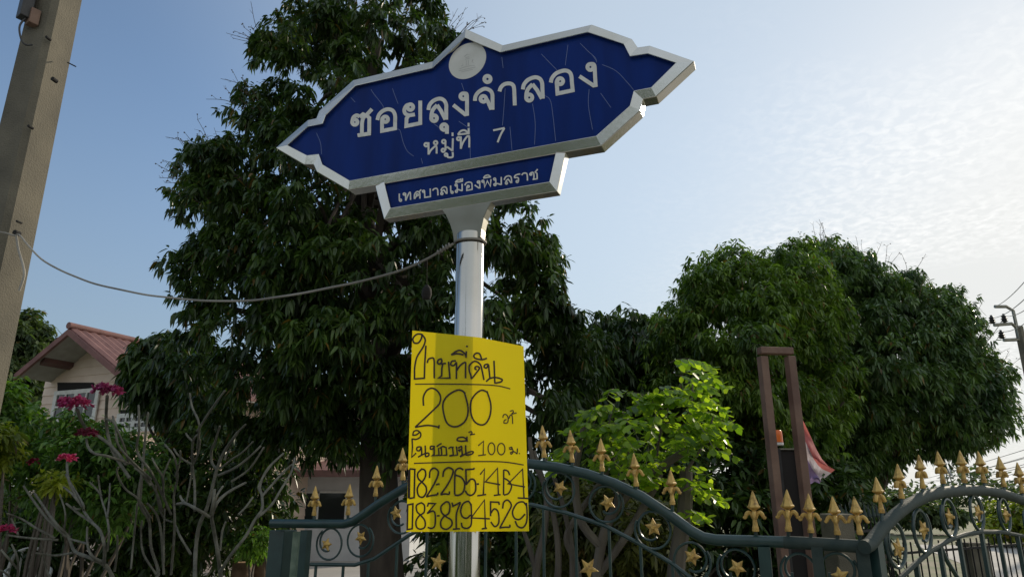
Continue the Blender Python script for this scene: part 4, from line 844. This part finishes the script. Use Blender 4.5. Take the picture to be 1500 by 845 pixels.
# lime green sapling growing from pruned stumps
sap = empty('lime_sapling', (at(985, 700, 5.6).x, 5.6, 0), 'bright lime green sapling with paired oval leaflets sprouting from pruned grey trunks', 'sapling')
sp_poly = [(862, 590), (892, 552), (930, 556), (962, 572), (985, 535), (1012, 512), (1036, 536), (1036, 580), (1050, 604), (1060, 645), (1044, 676), (1042, 705), (1030, 750), (1006, 735), (985, 690), (940, 700), (900, 676), (836, 655), (824, 622)]
g = np.random.default_rng(5); fr_c = clump_points(sp_poly, 5.6, .7, 135, 5, .0)
pos = []; dr = []; LL = []; WW = []; stems = MB()
for c in fr_c:
    out_ = np.array([c[0] - at(960, 640, 5.6).x, (c[1] - 5.7) * .8, .25]); out_ = out_ / (np.linalg.norm(out_) + 1e-6)
    ax = unit((out_ + g.normal(0, .45, 3))[None])[0]; L = g.uniform(.24, .40); npair = int(L / .052)
    s = unit(np.cross(ax, [[0, 0, 1.]]))[0]; pts = []
    for k in range(npair + 1):
        t = k / npair; p = c + ax * (L * (t - .5)) + np.array([0, 0, -.16 * L * (t * 2) ** 2]); pts.append(p)
        if k == 0: continue
        for sd in (-1, 1):
            pos.append(p); dr.append(s * sd + ax * .45 + np.array([0, 0, -.75 + g.normal(0, .3)])); LL.append(g.uniform(.066, .096)); WW.append(g.uniform(.042, .056))
    pos.append(pts[-1]); dr.append(ax + np.array([0, 0, -.4])); LL.append(.075); WW.append(.04)
    stems.tube(pts, .0022, 3)
leaves('foliage', np.array(pos), np.array(dr), np.array(LL), np.array(WW), M['lime'], sap, droop=.12, fold=.12, round_=1.0)
def cut_branch(mb, pts, Y, r0, r1):
    q = spline([at(x, y, Y if not isinstance(Y, (list, tuple)) else Y[i]) for i, (x, y) in enumerate(pts)], 5); mb.tube(q, [r0 + (r1 - r0) * i / (len(q) - 1) for i in range(len(q))], 8)
for pts, r0, r1 in [([(985, 900), (992, 820), (1003, 745), (1005, 690)], .07, .05), ([(870, 900), (880, 800), (905, 740), (960, 690), (998, 664)], .04, .03), ([(905, 740), (912, 690), (922, 640)], .035, .026), ([(880, 800), (850, 760), (843, 690), (856, 625)], .035, .026), ([(870, 850), (920, 780), (965, 700), (952, 690)], .03, .026), ([(960, 690), (966, 640), (985, 580)], .014, .006), ([(998, 664), (1010, 620), (1015, 560)], .014, .006), ([(1005, 690), (1030, 650), (1045, 610)], .014, .006), ([(905, 690), (890, 640), (900, 590)], .012, .005)]:
    cut_branch(stems, pts, 5.6, r0, r1)
stems.build('branches', M['bark'], sap, smooth=True)
# thin grey trunks seen through the gate left of the sapling
tr = empty('bare_saplings', (at(790, 800, 5.8).x, 5.8, 0), 'cluster of thin leafless grey trunks behind the gate right of the yellow notice', 'bare shrub')
b = MB()
for pts, r0, r1 in [([(783, 900), (786, 830), (797, 780), (800, 720), (780, 670), (776, 640)], .035, .016), ([(812, 900), (818, 820), (812, 760), (795, 700), (782, 660)], .03, .014), ([(838, 900), (838, 810), (826, 745), (808, 690), (790, 650)], .028, .012), ([(786, 840), (775, 800), (765, 770), (760, 740)], .022, .012), ([(850, 900), (845, 830), (830, 790), (842, 760), (870, 720), (890, 690)], .03, .02)]:
    cut_branch(b, pts, 5.8, r0, r1)
b.build('stems', M['bark'], tr, smooth=True)

# ------------------------------------------------------------------ bare plumerias with pink blossom
def plum(name, Y0, base, strokes, label, seed, ph, group='bare branching plumerias'):
    bpt = at(base, 800, Y0); e = empty(name, (bpt.x, Y0, 0), label, 'shrub', group); mb = MB()
    D = lambda x, y: Y0 + .38 * math.sin(x * .024 + ph) + .28 * math.cos(y * .019 + ph * 2) + .12 * math.sin(x * .06 + y * .05)
    for st in strokes:
        z = st[0]; pts = [((z[0] + x / z[2]), (z[1] + y / z[2])) for x, y in st[3:]]
        q = spline([at(x, y, D(x, y)) for x, y in pts], 5); n = len(q)
        rad = [(st[1] + (st[2] - st[1]) * i / (n - 1)) * Y0 / F * .32 * (1 + .07 * math.sin(i * 1.9 + st[1] * 9)) for i in range(n)]
        tip = q[-1] + (q[-1] - q[-2]).normalized() * rad[-1] * .7
        mb.tube(q + [tip], rad + [rad[-1] * .45], 8)
    return e, mb.build('branches', M['plumbark'], e, smooth=True), D
ZA = (0, 620, 3.755); ZB = (200, 620, 3.755); ZC = (0, 420, 1.989)
p1, b1, D1 = plum('plumeria', 6.6, 160, [
    (ZA, 8, 5, (640, 900), (590, 790), (500, 740), (410, 700), (375, 620), (300, 540), (190, 385)), (ZA, 6, 4.5, (375, 625), (330, 590), (240, 500), (130, 345)), (ZA, 5, 4, (320, 640), (230, 635), (120, 625), (40, 612)), (ZA, 5, 4, (300, 630), (200, 575), (120, 525), (40, 495)), (ZA, 4.5, 3.5, (100, 612), (80, 560), (62, 520)),
    (ZA, 7, 4.5, (572, 770), (575, 680), (550, 590), (500, 540), (440, 500), (365, 440)), (ZA, 5, 4, (510, 545), (460, 480), (455, 440), (360, 280)), (ZA, 5, 4, (455, 460), (400, 390), (350, 350)), (ZA, 5, 4, (480, 660), (385, 635)), (ZA, 5.5, 4, (560, 760), (500, 720), (480, 650), (480, 570)),
    (ZA, 5, 4, (400, 710), (300, 725), (200, 712)), (ZA, 4.5, 3.5, (590, 700), (600, 600), (585, 500), (555, 400), (540, 285)), (ZA, 4, 3.5, (590, 520), (600, 430), (605, 330)), (ZA, 4, 3.5, (560, 400), (530, 360), (495, 325)), (ZA, 4.5, 3.5, (630, 810), (645, 700), (645, 615)), (ZA, 4, 3.5, (440, 470), (420, 470), (405, 455)),
    (ZA, 5, 4, (90, 900), (100, 760), (65, 665)), (ZA, 5, 4, (100, 800), (50, 745), (8, 695)), (ZA, 4.5, 3.5, (60, 850), (20, 815), (-20, 800)), (ZA, 4, 3, (345, 620), (360, 500), (330, 390)), (ZA, 4.5, 3.5, (280, 860), (250, 780), (225, 660))],
    'sprawling leafless plumeria with pale curved branches at the lower left', 1, .4)
p2, b2, D2 = plum('plumeria', 6.1, 235, [
    (ZB, 8, 5.5, (30, 900), (120, 830), (80, 680), (70, 540), (30, 470), (10, 400), (35, 250)), (ZA, 6, 4.5, (770, 420), (780, 300), (790, 180), (800, 60), (815, -60)), (ZA, 5, 4, (830, 520), (760, 415), (690, 360), (645, 280), (650, 240)), (ZA, 6, 4.5, (830, 340), (740, 230), (700, 215), (590, 180), (520, 165), (485, 130), (475, 85)), (ZA, 5, 4, (705, 210), (680, 120), (640, 20), (620, -40)),
    (ZB, 6, 4.5, (150, 830), (135, 600), (110, 500), (60, 440)), (ZB, 6, 4, (140, 480), (110, 380), (60, 300), (-10, 245)), (ZB, 6, 4, (190, 500), (150, 400), (145, 300), (110, 240), (85, 190)), (ZB, 4.5, 3.5, (145, 290), (165, 240), (185, 195)), (ZB, 6, 4, (190, 830), (210, 560), (205, 400), (225, 300), (210, 190), (155, 115)), (ZB, 4.5, 4, (215, 290), (240, 200), (240, 150)),
    (ZB, 5, 3.5, (150, 760), (150, 640), (155, 470)), (ZB, 5, 4, (110, 830), (40, 720), (25, 620), (30, 535)), (ZB, 4.5, 3.5, (195, 540), (150, 520), (120, 440), (105, 340)), (ZA, 4.5, 4, (720, 800), (735, 640), (755, 440)), (ZC, 6, 4.5, (480, 620), (440, 540), (400, 480), (405, 420), (404, 345)), (ZC, 5, 4, (440, 560), (350, 470), (335, 400), (310, 385))],
    'upright leafless plumeria with a dense fan of grey stems below the house', 2, 1.7)
p3, b3, D3 = plum('plumeria', 6.4, 300, [
    (ZB, 9, 6, (320, 900), (325, 700), (345, 560), (385, 470), (415, 360), (440, 260), (480, 160), (555, 50)), (ZB, 6, 4.5, (440, 250), (415, 215), (412, 150), (435, 90), (458, 15)), (ZB, 6, 4.5, (450, 285), (540, 245), (620, 185), (682, 125)), (ZB, 5, 4, (485, 200), (495, 170), (515, 145)), (ZB, 4.5, 3.5, (460, 250), (520, 200), (580, 160), (640, 100)), (ZB, 5, 4, (520, 320), (620, 250), (700, 132)),
    (ZB, 6, 4.5, (320, 480), (320, 340), (308, 230), (310, 100), (345, 55)), (ZB, 5, 4, (305, 225), (260, 200), (225, 170), (205, 138)), (ZB, 5, 4, (310, 100), (285, 75), (272, 55)), (ZB, 4.5, 4, (312, 225), (340, 160), (350, 90)), (ZB, 5.5, 4.5, (300, 720), (240, 620), (215, 560)), (ZB, 5, 4, (555, 50), (600, 5)), (ZC, 5, 4, (575, 470), (580, 400), (560, 350), (553, 310)), (ZC, 5, 4, (575, 420), (620, 350), (655, 303)), (ZB, 4, 3.5, (275, 430), (300, 290), (300, 230))],
    'tall leafless plumeria with raised forked arms in front of the dark hedge', 3, 2.6)
p4, b4, D4 = plum('plumeria', 6.0, 322, [
    (ZB, 8, 5.5, (470, 900), (450, 730), (430, 610), (412, 510), (420, 440), (430, 365)), (ZB, 7, 5, (412, 510), (440, 440), (500, 380), (600, 325)), (ZB, 6.5, 5, (400, 512), (330, 470), (270, 440), (222, 442)), (ZB, 5, 4.5, (270, 440), (250, 420), (240, 398)), (ZB, 5, 4, (415, 480), (440, 400), (475, 345)),
    (ZB, 7, 5, (460, 815), (520, 720), (600, 620), (650, 530), (690, 470), (690, 400), (680, 340), (720, 250), (808, 165)), (ZB, 6, 4.5, (690, 400), (760, 320), (826, 250), (880, 210)), (ZB, 6, 4.5, (660, 520), (740, 450), (790, 370), (850, 270), (870, 190)), (ZB, 4.5, 3.5, (460, 700), (470, 600), (490, 540)), (ZB, 4.5, 4, (560, 500), (600, 460), (640, 405)), (ZC, 5, 4, (760, 600), (755, 575), (790, 520), (825, 485))],
    'leafless plumeria with long arms reaching right towards the green gate post', 4, 3.9)
def further_plumeria(src, px, Y, rz, sc, label):
    c = copy_tree(src); p = at(px, 800, Y); c.location = (p.x, Y, 0); c.rotation_euler = (0, 0, rz); c.scale = (sc, sc, sc); c['label'] = label; return c
further_plumeria(p3, 60, 7.6, 1.9, .92, 'leafless plumeria further back behind the sprawling one at the lower left')
further_plumeria(p2, 345, 7.8, 2.6, .95, 'leafless plumeria further back between the dense fan and the gate post')
further_plumeria(p1, 250, 7.2, 2.2, 1.05, 'leafless plumeria further back behind the tall forked one')
def blossom(px, py, Y, r, parent, m='pink', n=26, seed=0):
    g = np.random.default_rng(seed); c = np.array(at(px, py, Y)); pos = []; dr = []
    for k in range(n):
        d = unit(g.normal(0, 1, (1, 3)))[0]; d[2] = abs(d[2]) * .6; p = c + d * r * np.array([1, 1, .75]) * g.uniform(.4, 1)
        ax = unit((d + np.array([0, -.4, .2]))[None])[0]
        for j in range(5):
            v = unit(np.cross(ax, unit(g.normal(0, 1, (1, 3)))))[0]; pos.append(p); dr.append(v + ax * .5)
    K = len(pos); return leaves('blossom', np.array(pos), np.array(dr), g.uniform(.035, .05, K) * 1.0, g.uniform(.02, .028, K), M[m], parent, droop=.1, round_=1.0)
blossom(112, 594, D2(112, 594), .135, p2, n=44, seed=1); blossom(158, 573, D2(158, 573), .115, p2, n=36, seed=2)
b = MB(); b.tube(spline([at(157, 580, D2(158, 573)), at(156, 620, 6.2), at(165, 660, 6.2), at(190, 700, 6.1)], 5), .013, 7); b.build('flower_stalk', M['plumbark'], p2, smooth=True)
b = MB(); b.tube(spline([at(113, 600, D2(112, 594)), at(125, 625, 6.2), at(160, 650, 6.2), at(185, 680, 6.1)], 5), .013, 7); b.build('flower_stalk', M['plumbark'], p2, smooth=True)
blossom(127, 635, D2(127, 635), .07, p2, 'deadpink', 16, 3)
blossom(98, 672, D1(98, 672), .09, p1, n=20, seed=4); blossom(50, 676, D1(50, 676), .04, p1, 'deadpink', 8, 5); blossom(10, 776, D1(10, 776), .07, p1, n=16, seed=6)
b = MB(); b.tube(spline([at(98, 676, D1(98, 672)), at(100, 700, 6.6), at(110, 725, 6.5), at(122, 740, 6.4)], 5), .011, 7); b.build('flower_stalk', M['plumbark'], p1, smooth=True)

# pots, logs and chair on the garden ground
def pot(px, Y, r, h, m, label, tall=0):
    p = at(px, 800, Y); e = empty('flower_pot', (p.x, Y, 0), label, 'flower pot'); b = MB()
    b.lathe(Vector((p.x, Y, 0)), [(r * .68, 0), (r * .95, h * .82), (r * 1.08, h * .83), (r * 1.08, h), (r * .95, h), (r * .9, h * .9), (0, h * .88)], 18); b.build('pot', M[m], e, smooth=True)
    g = np.random.default_rng(int(px)); n = 60; d = unit(g.normal(0, 1, (n, 3))); d[:, 2] = abs(d[:, 2]) + .4
    leaves('foliage', np.tile([[p.x, Y, h * .9]], (n, 1)) + g.normal(0, .04, (n, 3)), d, g.uniform(.2, .42, n), g.uniform(.02, .04, n), M['shrub'], e, droop=.3)
pot(253, 11.2, .12, .36, 'terracotta', 'terracotta flower pot on the ground below the bare plumeria stems')
pot(291, 11.6, .10, .38, 'terracotta', 'smaller terracotta pot right of the larger one')
pot(189, 10.6, .11, .46, 'plastic', 'white plastic flower pot at the lower left')
for px, Y, r, h, lab in [(358, 11.0, .14, .70, 'cut log with pale top standing beside the gate post'), (384, 11.3, .12, .74, 'slimmer cut log standing right of the pale topped one')]:
    p = at(px, 800, Y); e = empty('cut_log', (p.x, Y, 0), lab, 'log'); b = MB(); b.lathe(Vector((p.x, Y, 0)), [(r * 1.1, 0), (r, h * .3), (r * 1.03, h * .7), (r, h)], 14); b.build('bark', M['wood'], e, smooth=True)
    b = MB(); b.lathe(Vector((p.x, Y, h + .002)), [(r * .93, 0), (r * .9, .006)], 14); b.build('cut_face', M['endgrain'], e)
def chair():
    c = at(48, 800, 10.2); e = empty('plastic_chair', (c.x, 10.2, 0), 'white plastic garden chair half hidden by bare branches at the lower left', 'chair'); rz = .6
    ux = Vector((math.cos(rz), math.sin(rz), 0)); uy = Vector((-math.sin(rz), math.cos(rz), 0)); o = Vector((c.x, 10.2, 0)); Q = lambda x, y, z: o + ux * x + uy * y + Vector((0, 0, z))
    b = MB(); b.box(Q(0, 0, .43), (.46, .44, .025), rz); b.build('seat', M['plastic'], e, bevel=.008)
    for x in (-.21, .21):
        for y in (-.2, .2): b = MB(); b.tube([Q(x * 1.12, y * 1.12, 0), Q(x, y, .43)], [.02, .028], 8); b.build('leg', M['plastic'], e, smooth=True)
    b = MB(); b.tube(spline([Q(-.21, .2, .43), Q(-.22, .25, .7), Q(-.16, .29, .88), Q(0, .3, .93), Q(.16, .29, .88), Q(.22, .25, .7), Q(.21, .2, .43)], 5), .024, 8)
    for x in (-.1, 0, .1): b.tube([Q(x, .21, .44), Q(x, .28, .89)], .014, 6)
    b.build('backrest', M['plastic'], e, smooth=True)
    for s in (-1, 1): b = MB(); b.tube(spline([Q(s * .22, .24, .68), Q(s * .26, .0, .67), Q(s * .25, -.2, .62), Q(s * .22, -.2, .43)], 5), .02, 8); b.build('armrest', M['plastic'], e, smooth=True)
chair()

# ------------------------------------------------------------------ pink boarded house at the left
ho = at(118, 505, 15.5); hth = R(23); HU = Vector((math.cos(hth), -math.sin(hth), 0)); HV = Vector((math.sin(hth), math.cos(hth), 0)); HN = -HV
HO = Vector((ho.x, ho.y, 0))
def hp_(px, py, back=0.0): return on_plane(px, py, HO + HV * back, HN)
house = empty('boarded_house', HO, 'pale pink boarded house with a gabled terracotta roof behind the shrubs', 'house')
def hloc(P): v = P - HO; return v.dot(HU), P.z
aw, az_ = hloc(hp_(118, 505)); lw, lz = hloc(hp_(74, 545)); rw_, rz_ = hloc(hp_(166, 545))
xl = lw - .1; xr = max(rw_ + .8, aw + (aw - xl)); eave = lz
wl = MB(); boards = 0; zb = 2.3; bh = .19
def half(z):  # wall limits at height z under the gable
    t = max(0, min(1, (z - eave) / (az_ - eave))); return xl + (aw - xl) * t, xr + (aw - xr) * t
z = 0.0
while z < az_ - .05:
    z2 = min(z + bh, az_ - .01)
    a0, a1 = half(z); c0, c1 = half(z2)
    f = lambda x, zz, o_: HO + HU * x + Vector((0, 0, zz)) + HN * o_
    a = [f(a0, z, .022), f(a1, z, .022), f(c1, z2, .004), f(c0, z2, .004)]; bk = [p - HN * .08 - HN * (0) for p in a]
    wl.hull8(a, bk); z = z2
for k in range(22):   # side wall boards
    z = k * bh
    if z + bh > eave + .05: break
    for X, s in ((xr, 1), (xl, -1)):
        g_ = lambda y_, zz, o_: HO + HU * (X + s * o_) + HV * y_ + Vector((0, 0, zz))
        a = [g_(.09, z, .022), g_(6.5, z, .022), g_(6.5, z + bh, .004), g_(.09, z + bh, .004)]; wl.hull8(a, [p - HU * (s * .08) for p in a])
wl.build('wall', M['siding'], house)
# roof
front = -0.8
apx, apz = hloc(hp_(103, 482, front)); lex, lez = hloc(hp_(24, 546, front)); rex, rez = hloc(hp_(166, 533, front))
apx_ = aw
def rp(x, zz, y_): return HO + HU * x + HV * y_ + Vector((0, 0, zz))
ap_top = hloc(hp_(103, 480, front))
sl = (ap_top[1] - rez) / (rex - ap_top[0])
rfm = MB(); ncol = 26
def roof_side(x0, z0, x1, z1, name):
    mb = MB(); L = 8.2; n = 40; prev = None
    for i in range(n):
        y0 = front + L * i / n; y1 = front + L * (i + 1) / n; bump = .035
        ym = (y0 + y1) / 2
        for (ya, yb, ha, hb) in ((y0, ym, 0, bump), (ym, y1, bump, 0)):
            a = [rp(x0, z0 + ha, ya), rp(x1, z1 + ha, ya), rp(x1, z1 + hb, yb), rp(x0, z0 + hb, yb)]; mb.hull8(a, [p - Vector((0, 0, .05 + (ha if k in (0, 1) else hb))) for k, p in enumerate(a)])
    return mb.build(name, M['rooftile'], house)
kk = 1.35
roof_side(ap_top[0], ap_top[1], ap_top[0] + (rex - ap_top[0]) * kk, ap_top[1] + (rez - ap_top[1]) * kk, 'roof')
roof_side(ap_top[0], ap_top[1], lex, lez, 'roof')
b = MB(); b.tube([rp(ap_top[0], ap_top[1] + .04, front - .05), rp(ap_top[0], ap_top[1] + .04, front + 8)], .075, 10); b.build('ridge', M['rooftile'], house, smooth=True)
for (x1, z1) in ((lex, lez), (ap_top[0] + (rex - ap_top[0]) * kk, ap_top[1] + (rez - ap_top[1]) * kk)):
    b = MB(); p = rp(ap_top[0], ap_top[1] - .03, front - .04); q = rp(x1, z1 - .03, front - .04); b.hull8([p, q, q - Vector((0, 0, .13)), p - Vector((0, 0, .13))], [v + HV * .06 for v in (p, q, q - Vector((0, 0, .13)), p - Vector((0, 0, .13)))]); b.build('bargeboard', M['rooftile'], house)
    b = MB(); s = -.06; a = [rp(ap_top[0], ap_top[1] + s, front + .03), rp(x1, z1 + s, front + .03), rp(x1, z1 + s, 7), rp(ap_top[0], ap_top[1] + s, 7)]; b.hull8(a, [v - Vector((0, 0, .03)) for v in a]); b.build('soffit', M['soffit'], house)
b = MB(); t = .62; x = ap_top[0] + (lex - ap_top[0]) * t; zz = ap_top[1] + (lez - ap_top[1]) * t - .1; b.hull8([rp(x, zz, front + .1), rp(x + .12, zz + .08, front + .1), rp(x + .12, zz - .02, front + .1), rp(x, zz - .08, front + .1)], [rp(x, zz, -.03), rp(x + .12, zz + .08, -.03), rp(x + .12, zz - .02, -.03), rp(x, zz - .08, -.03)]); b.build('rafter', M['fascia'], house)
# windows: an open dark opening with white casements folded out
def house_window(x0, x1, y0, y1, nx, opening_top):
    P = lambda px, py, o_: hp_(px, py, -o_)
    b = MB(); a = [P(x0, opening_top, .03), P(x1, opening_top, .03), P(x1, y1, .03), P(x0, y1, .03)]; b.hull8(a, [v - HN * .05 for v in a]); w = b.build('window', M['dark'], house)
    m = MB(); xs = [x0 + (x1 - x0) * k / nx for k in range(nx + 1)]
    lx0, lz0 = hloc(P(x0, y0, .05)); lx1, lz1 = hloc(P(x1, y1, .05))
    top, bot = max(lz0, lz1), min(lz0, lz1)
    f = lambda x, z_, o_: HO + HU * x + Vector((0, 0, z_)) + HN * o_
    def strip(xa, xb, za, zb_, o_=.05): a = [f(xa, za, o_ + .03), f(xb, za, o_ + .03), f(xb, zb_, o_ + .03), f(xa, zb_, o_ + .03)]; m.hull8(a, [v - HN * .035 for v in a])
    for k in range(nx + 1): x = lx0 + (lx1 - lx0) * k / nx; strip(x - .05, x + .05, bot, top)
    wdt = (lx1 - lx0) / nx
    for k in range(nx):
        xa = lx0 + wdt * k + .05; xb = xa + wdt - .1
        strip(xa, xb, top - .09, top, .0505); strip(xa, xb, bot, bot + .09, .0505); strip(xa, xb, (bot + top) / 2 - .02, (bot + top) / 2 + .02, .0495)
        strip((xa + xb) / 2 - .018, (xa + xb) / 2 + .018, bot + .09, top - .09, .049)
    m.build('casement', M['whitep'], w)
    gl = MB(); a = [f(lx0, bot, .055), f(lx1, bot, .055), f(lx1, top, .055), f(lx0, top, .055)]; gl.add(a, [(0, 1, 2, 3)]); gl.build('pane', M['glass'], w)
house_window(84, 137, 573, 617, 2, 560)
house_window(176, 240, 606, 630, 3, 600)

# white building seen through the gate under the mango tree
wb = at(500, 750, 20); white_house = empty('white_outbuilding', (wb.x, 20, 0), 'low white outbuilding with dark windows and a salmon tiled roof under the tall mango', 'building')
def wbx(px0, px1, py0, py1, Y, dep): a = at(px0, py0, Y); c = at(px1, py1, Y); return Vector(((a.x + c.x) / 2, Y + dep / 2, (a.z + c.z) / 2)), (abs(c.x - a.x), dep, abs(a.z - c.z))
L0, R0, T0 = at(430, 690, 20).x, at(604, 690, 20).x, at(500, 694, 20).z
b = MB(); b.box(((L0 + R0) / 2, 22, T0 / 2), (R0 - L0, 4, T0)); b.build('wall', M['plaster'], white_house)
for px0, px1 in ((438, 462), (466, 504), (540, 580)):
    c, s = wbx(px0, px1, 722, 765, 19.98, .03); b = MB(); b.box(c, s); w = b.build('window', M['glass'], white_house)
    m = MB()
    for sx in (-1, 1): m.box(c + Vector((sx * (s[0] / 2 + .03), -.01, 0)), (.06, .06, s[2] + .1))
    m.box(c + Vector((0, -.01, s[2] / 2 + .03)), (s[0], .06, .05)); m.box(c + Vector((0, -.01, -s[2] / 2 - .03)), (s[0], .06, .05)); m.build('frame', M['whitep'], w)
b = MB(); zr = T0; a = [(L0 - .4, 19.2, zr), (R0 + .4, 19.2, zr), (R0 + .4, 22, zr + .62), (L0 - .4, 22, zr + .62)]; b.hull8([Vector(p) + Vector((0, 0, .08)) for p in a], [Vector(p) for p in a])
a = [(L0 - .4, 24.8, zr), (R0 + .4, 24.8, zr), (R0 + .4, 22, zr + .62), (L0 - .4, 22, zr + .62)]; b.hull8([Vector(p) + Vector((0, 0, .082)) for p in a], [Vector(p) + Vector((0, 0, .002)) for p in a]); b.build('roof', M['rooftile'], white_house)
b = MB(); b.box(((L0 + R0) / 2, 19.17, zr - .02), (R0 - L0 + .8, .05, .16)); b.build('fascia', M['fascia'], white_house)

# ------------------------------------------------------------------ far utility pole, wires and tower at the right
YP = 26; q = at(1497, 520, YP); dp = empty('distribution_pole', (q.x, YP, 0), 'far concrete distribution pole with bracket arms and insulators at the right edge', 'utility pole')
b = MB(); b.tube([(q.x + .1, YP, 0), (q.x + .1, YP, at(1495, 478, YP).z)], [.2, .15], 4); b.build('shaft', M['concrete'], dp)
b = MB(); b.tube([at(1457, 449, YP), at(1474, 449, YP), at(1484, 455, YP), at(1490, 482, YP), at(1494, 500, YP)], .065, 6); b.build('hooked_arm', M['dullsteel'], dp)
for p in ([(1456, 476), (1482, 474), (1491, 482)], [(1470, 498), (1496, 497)]):
    b = MB(); b.tube([at(x, y, YP) for x, y in p], .065, 6); b.build('cross_arm', M['dullsteel'], dp)
for x, y in ((1454, 474), (1472, 472), (1468, 496)):
    p = at(x, y, YP); b = MB(); b.lathe(p, [(.05, 0), (.13, .05), (.07, .09), (.12, .14), (.06, .18), (.10, .23), (.04, .28), (.04, .33)], 10); b.build('insulator', M['blackp'], dp, smooth=True)
def wire(p, q_, sag, r, label):
    p = Vector(p); q_ = Vector(q_); pts = [p.lerp(q_, k / 14) - Vector((0, 0, sag * 4 * (k / 14) * (1 - k / 14))) for k in range(15)]
    b = MB(); b.tube(pts, r, 5); o = b.build('power_line', M['cable']); tag(o, label, 'power line', 'power lines at the right')
wl_ = 'thin dark power line crossing the bright sky at the right edge'
for (x, y), (x2, y2) in [((1454, 466), (1530, 408)), ((1472, 463), (1535, 425)), ((1468, 486), (1540, 440)), ((1458, 449), (1540, 362))]: wire(at(x, y, YP), at(x2, y2, 12), .15, .011, wl_)
for (x, y), (x2, y2) in [((1454, 466), (1380, 548)), ((1472, 463), (1420, 520)), ((1468, 486), (1400, 555))]: wire(at(x, y, YP), at(x2, y2, 55), .3, .014, wl_)
for k, (y0, y1) in enumerate([(716, 640), (721, 652), (724, 664), (727, 676), (713, 655), (722, 690), (725, 700), (718, 668)]): wire(at(1275 + 6 * k, y0, 120), at(1560, y1, 24), .35, .013, 'low thin power line in the band of wires beneath the large mango tree')
tp = at(1383, 686, 160); tw = empty('lattice_tower', (tp.x, 160, 0), 'slim far telecom tower standing above the tree line beneath the wires', 'tower')
b = MB(); hz = tp.z
for sx in (-1, 1):
    for sy in (-1, 1): b.tube([(tp.x + sx * 1.1, 160 + sy * 1.1, 0), (tp.x + sx * .5, 160 + sy * .5, hz)], .13, 4)
for k in range(10):
    z0 = hz * k / 10; z1 = hz * (k + 1) / 10; w0 = 1.1 - .06 * k; s = 1 if k % 2 else -1; b.tube([(tp.x - s * w0, 160 - w0, z0), (tp.x + s * w0, 160 - w0, z1)], .08, 4)
b.build('mast', M['dullsteel'], tw)
for k in (-1, 0, 1): b = MB(); b.box((tp.x + k * .9, 159.2, hz - .6), (.4, .3, 2.0)); b.build('antenna', M['plaster'], tw)
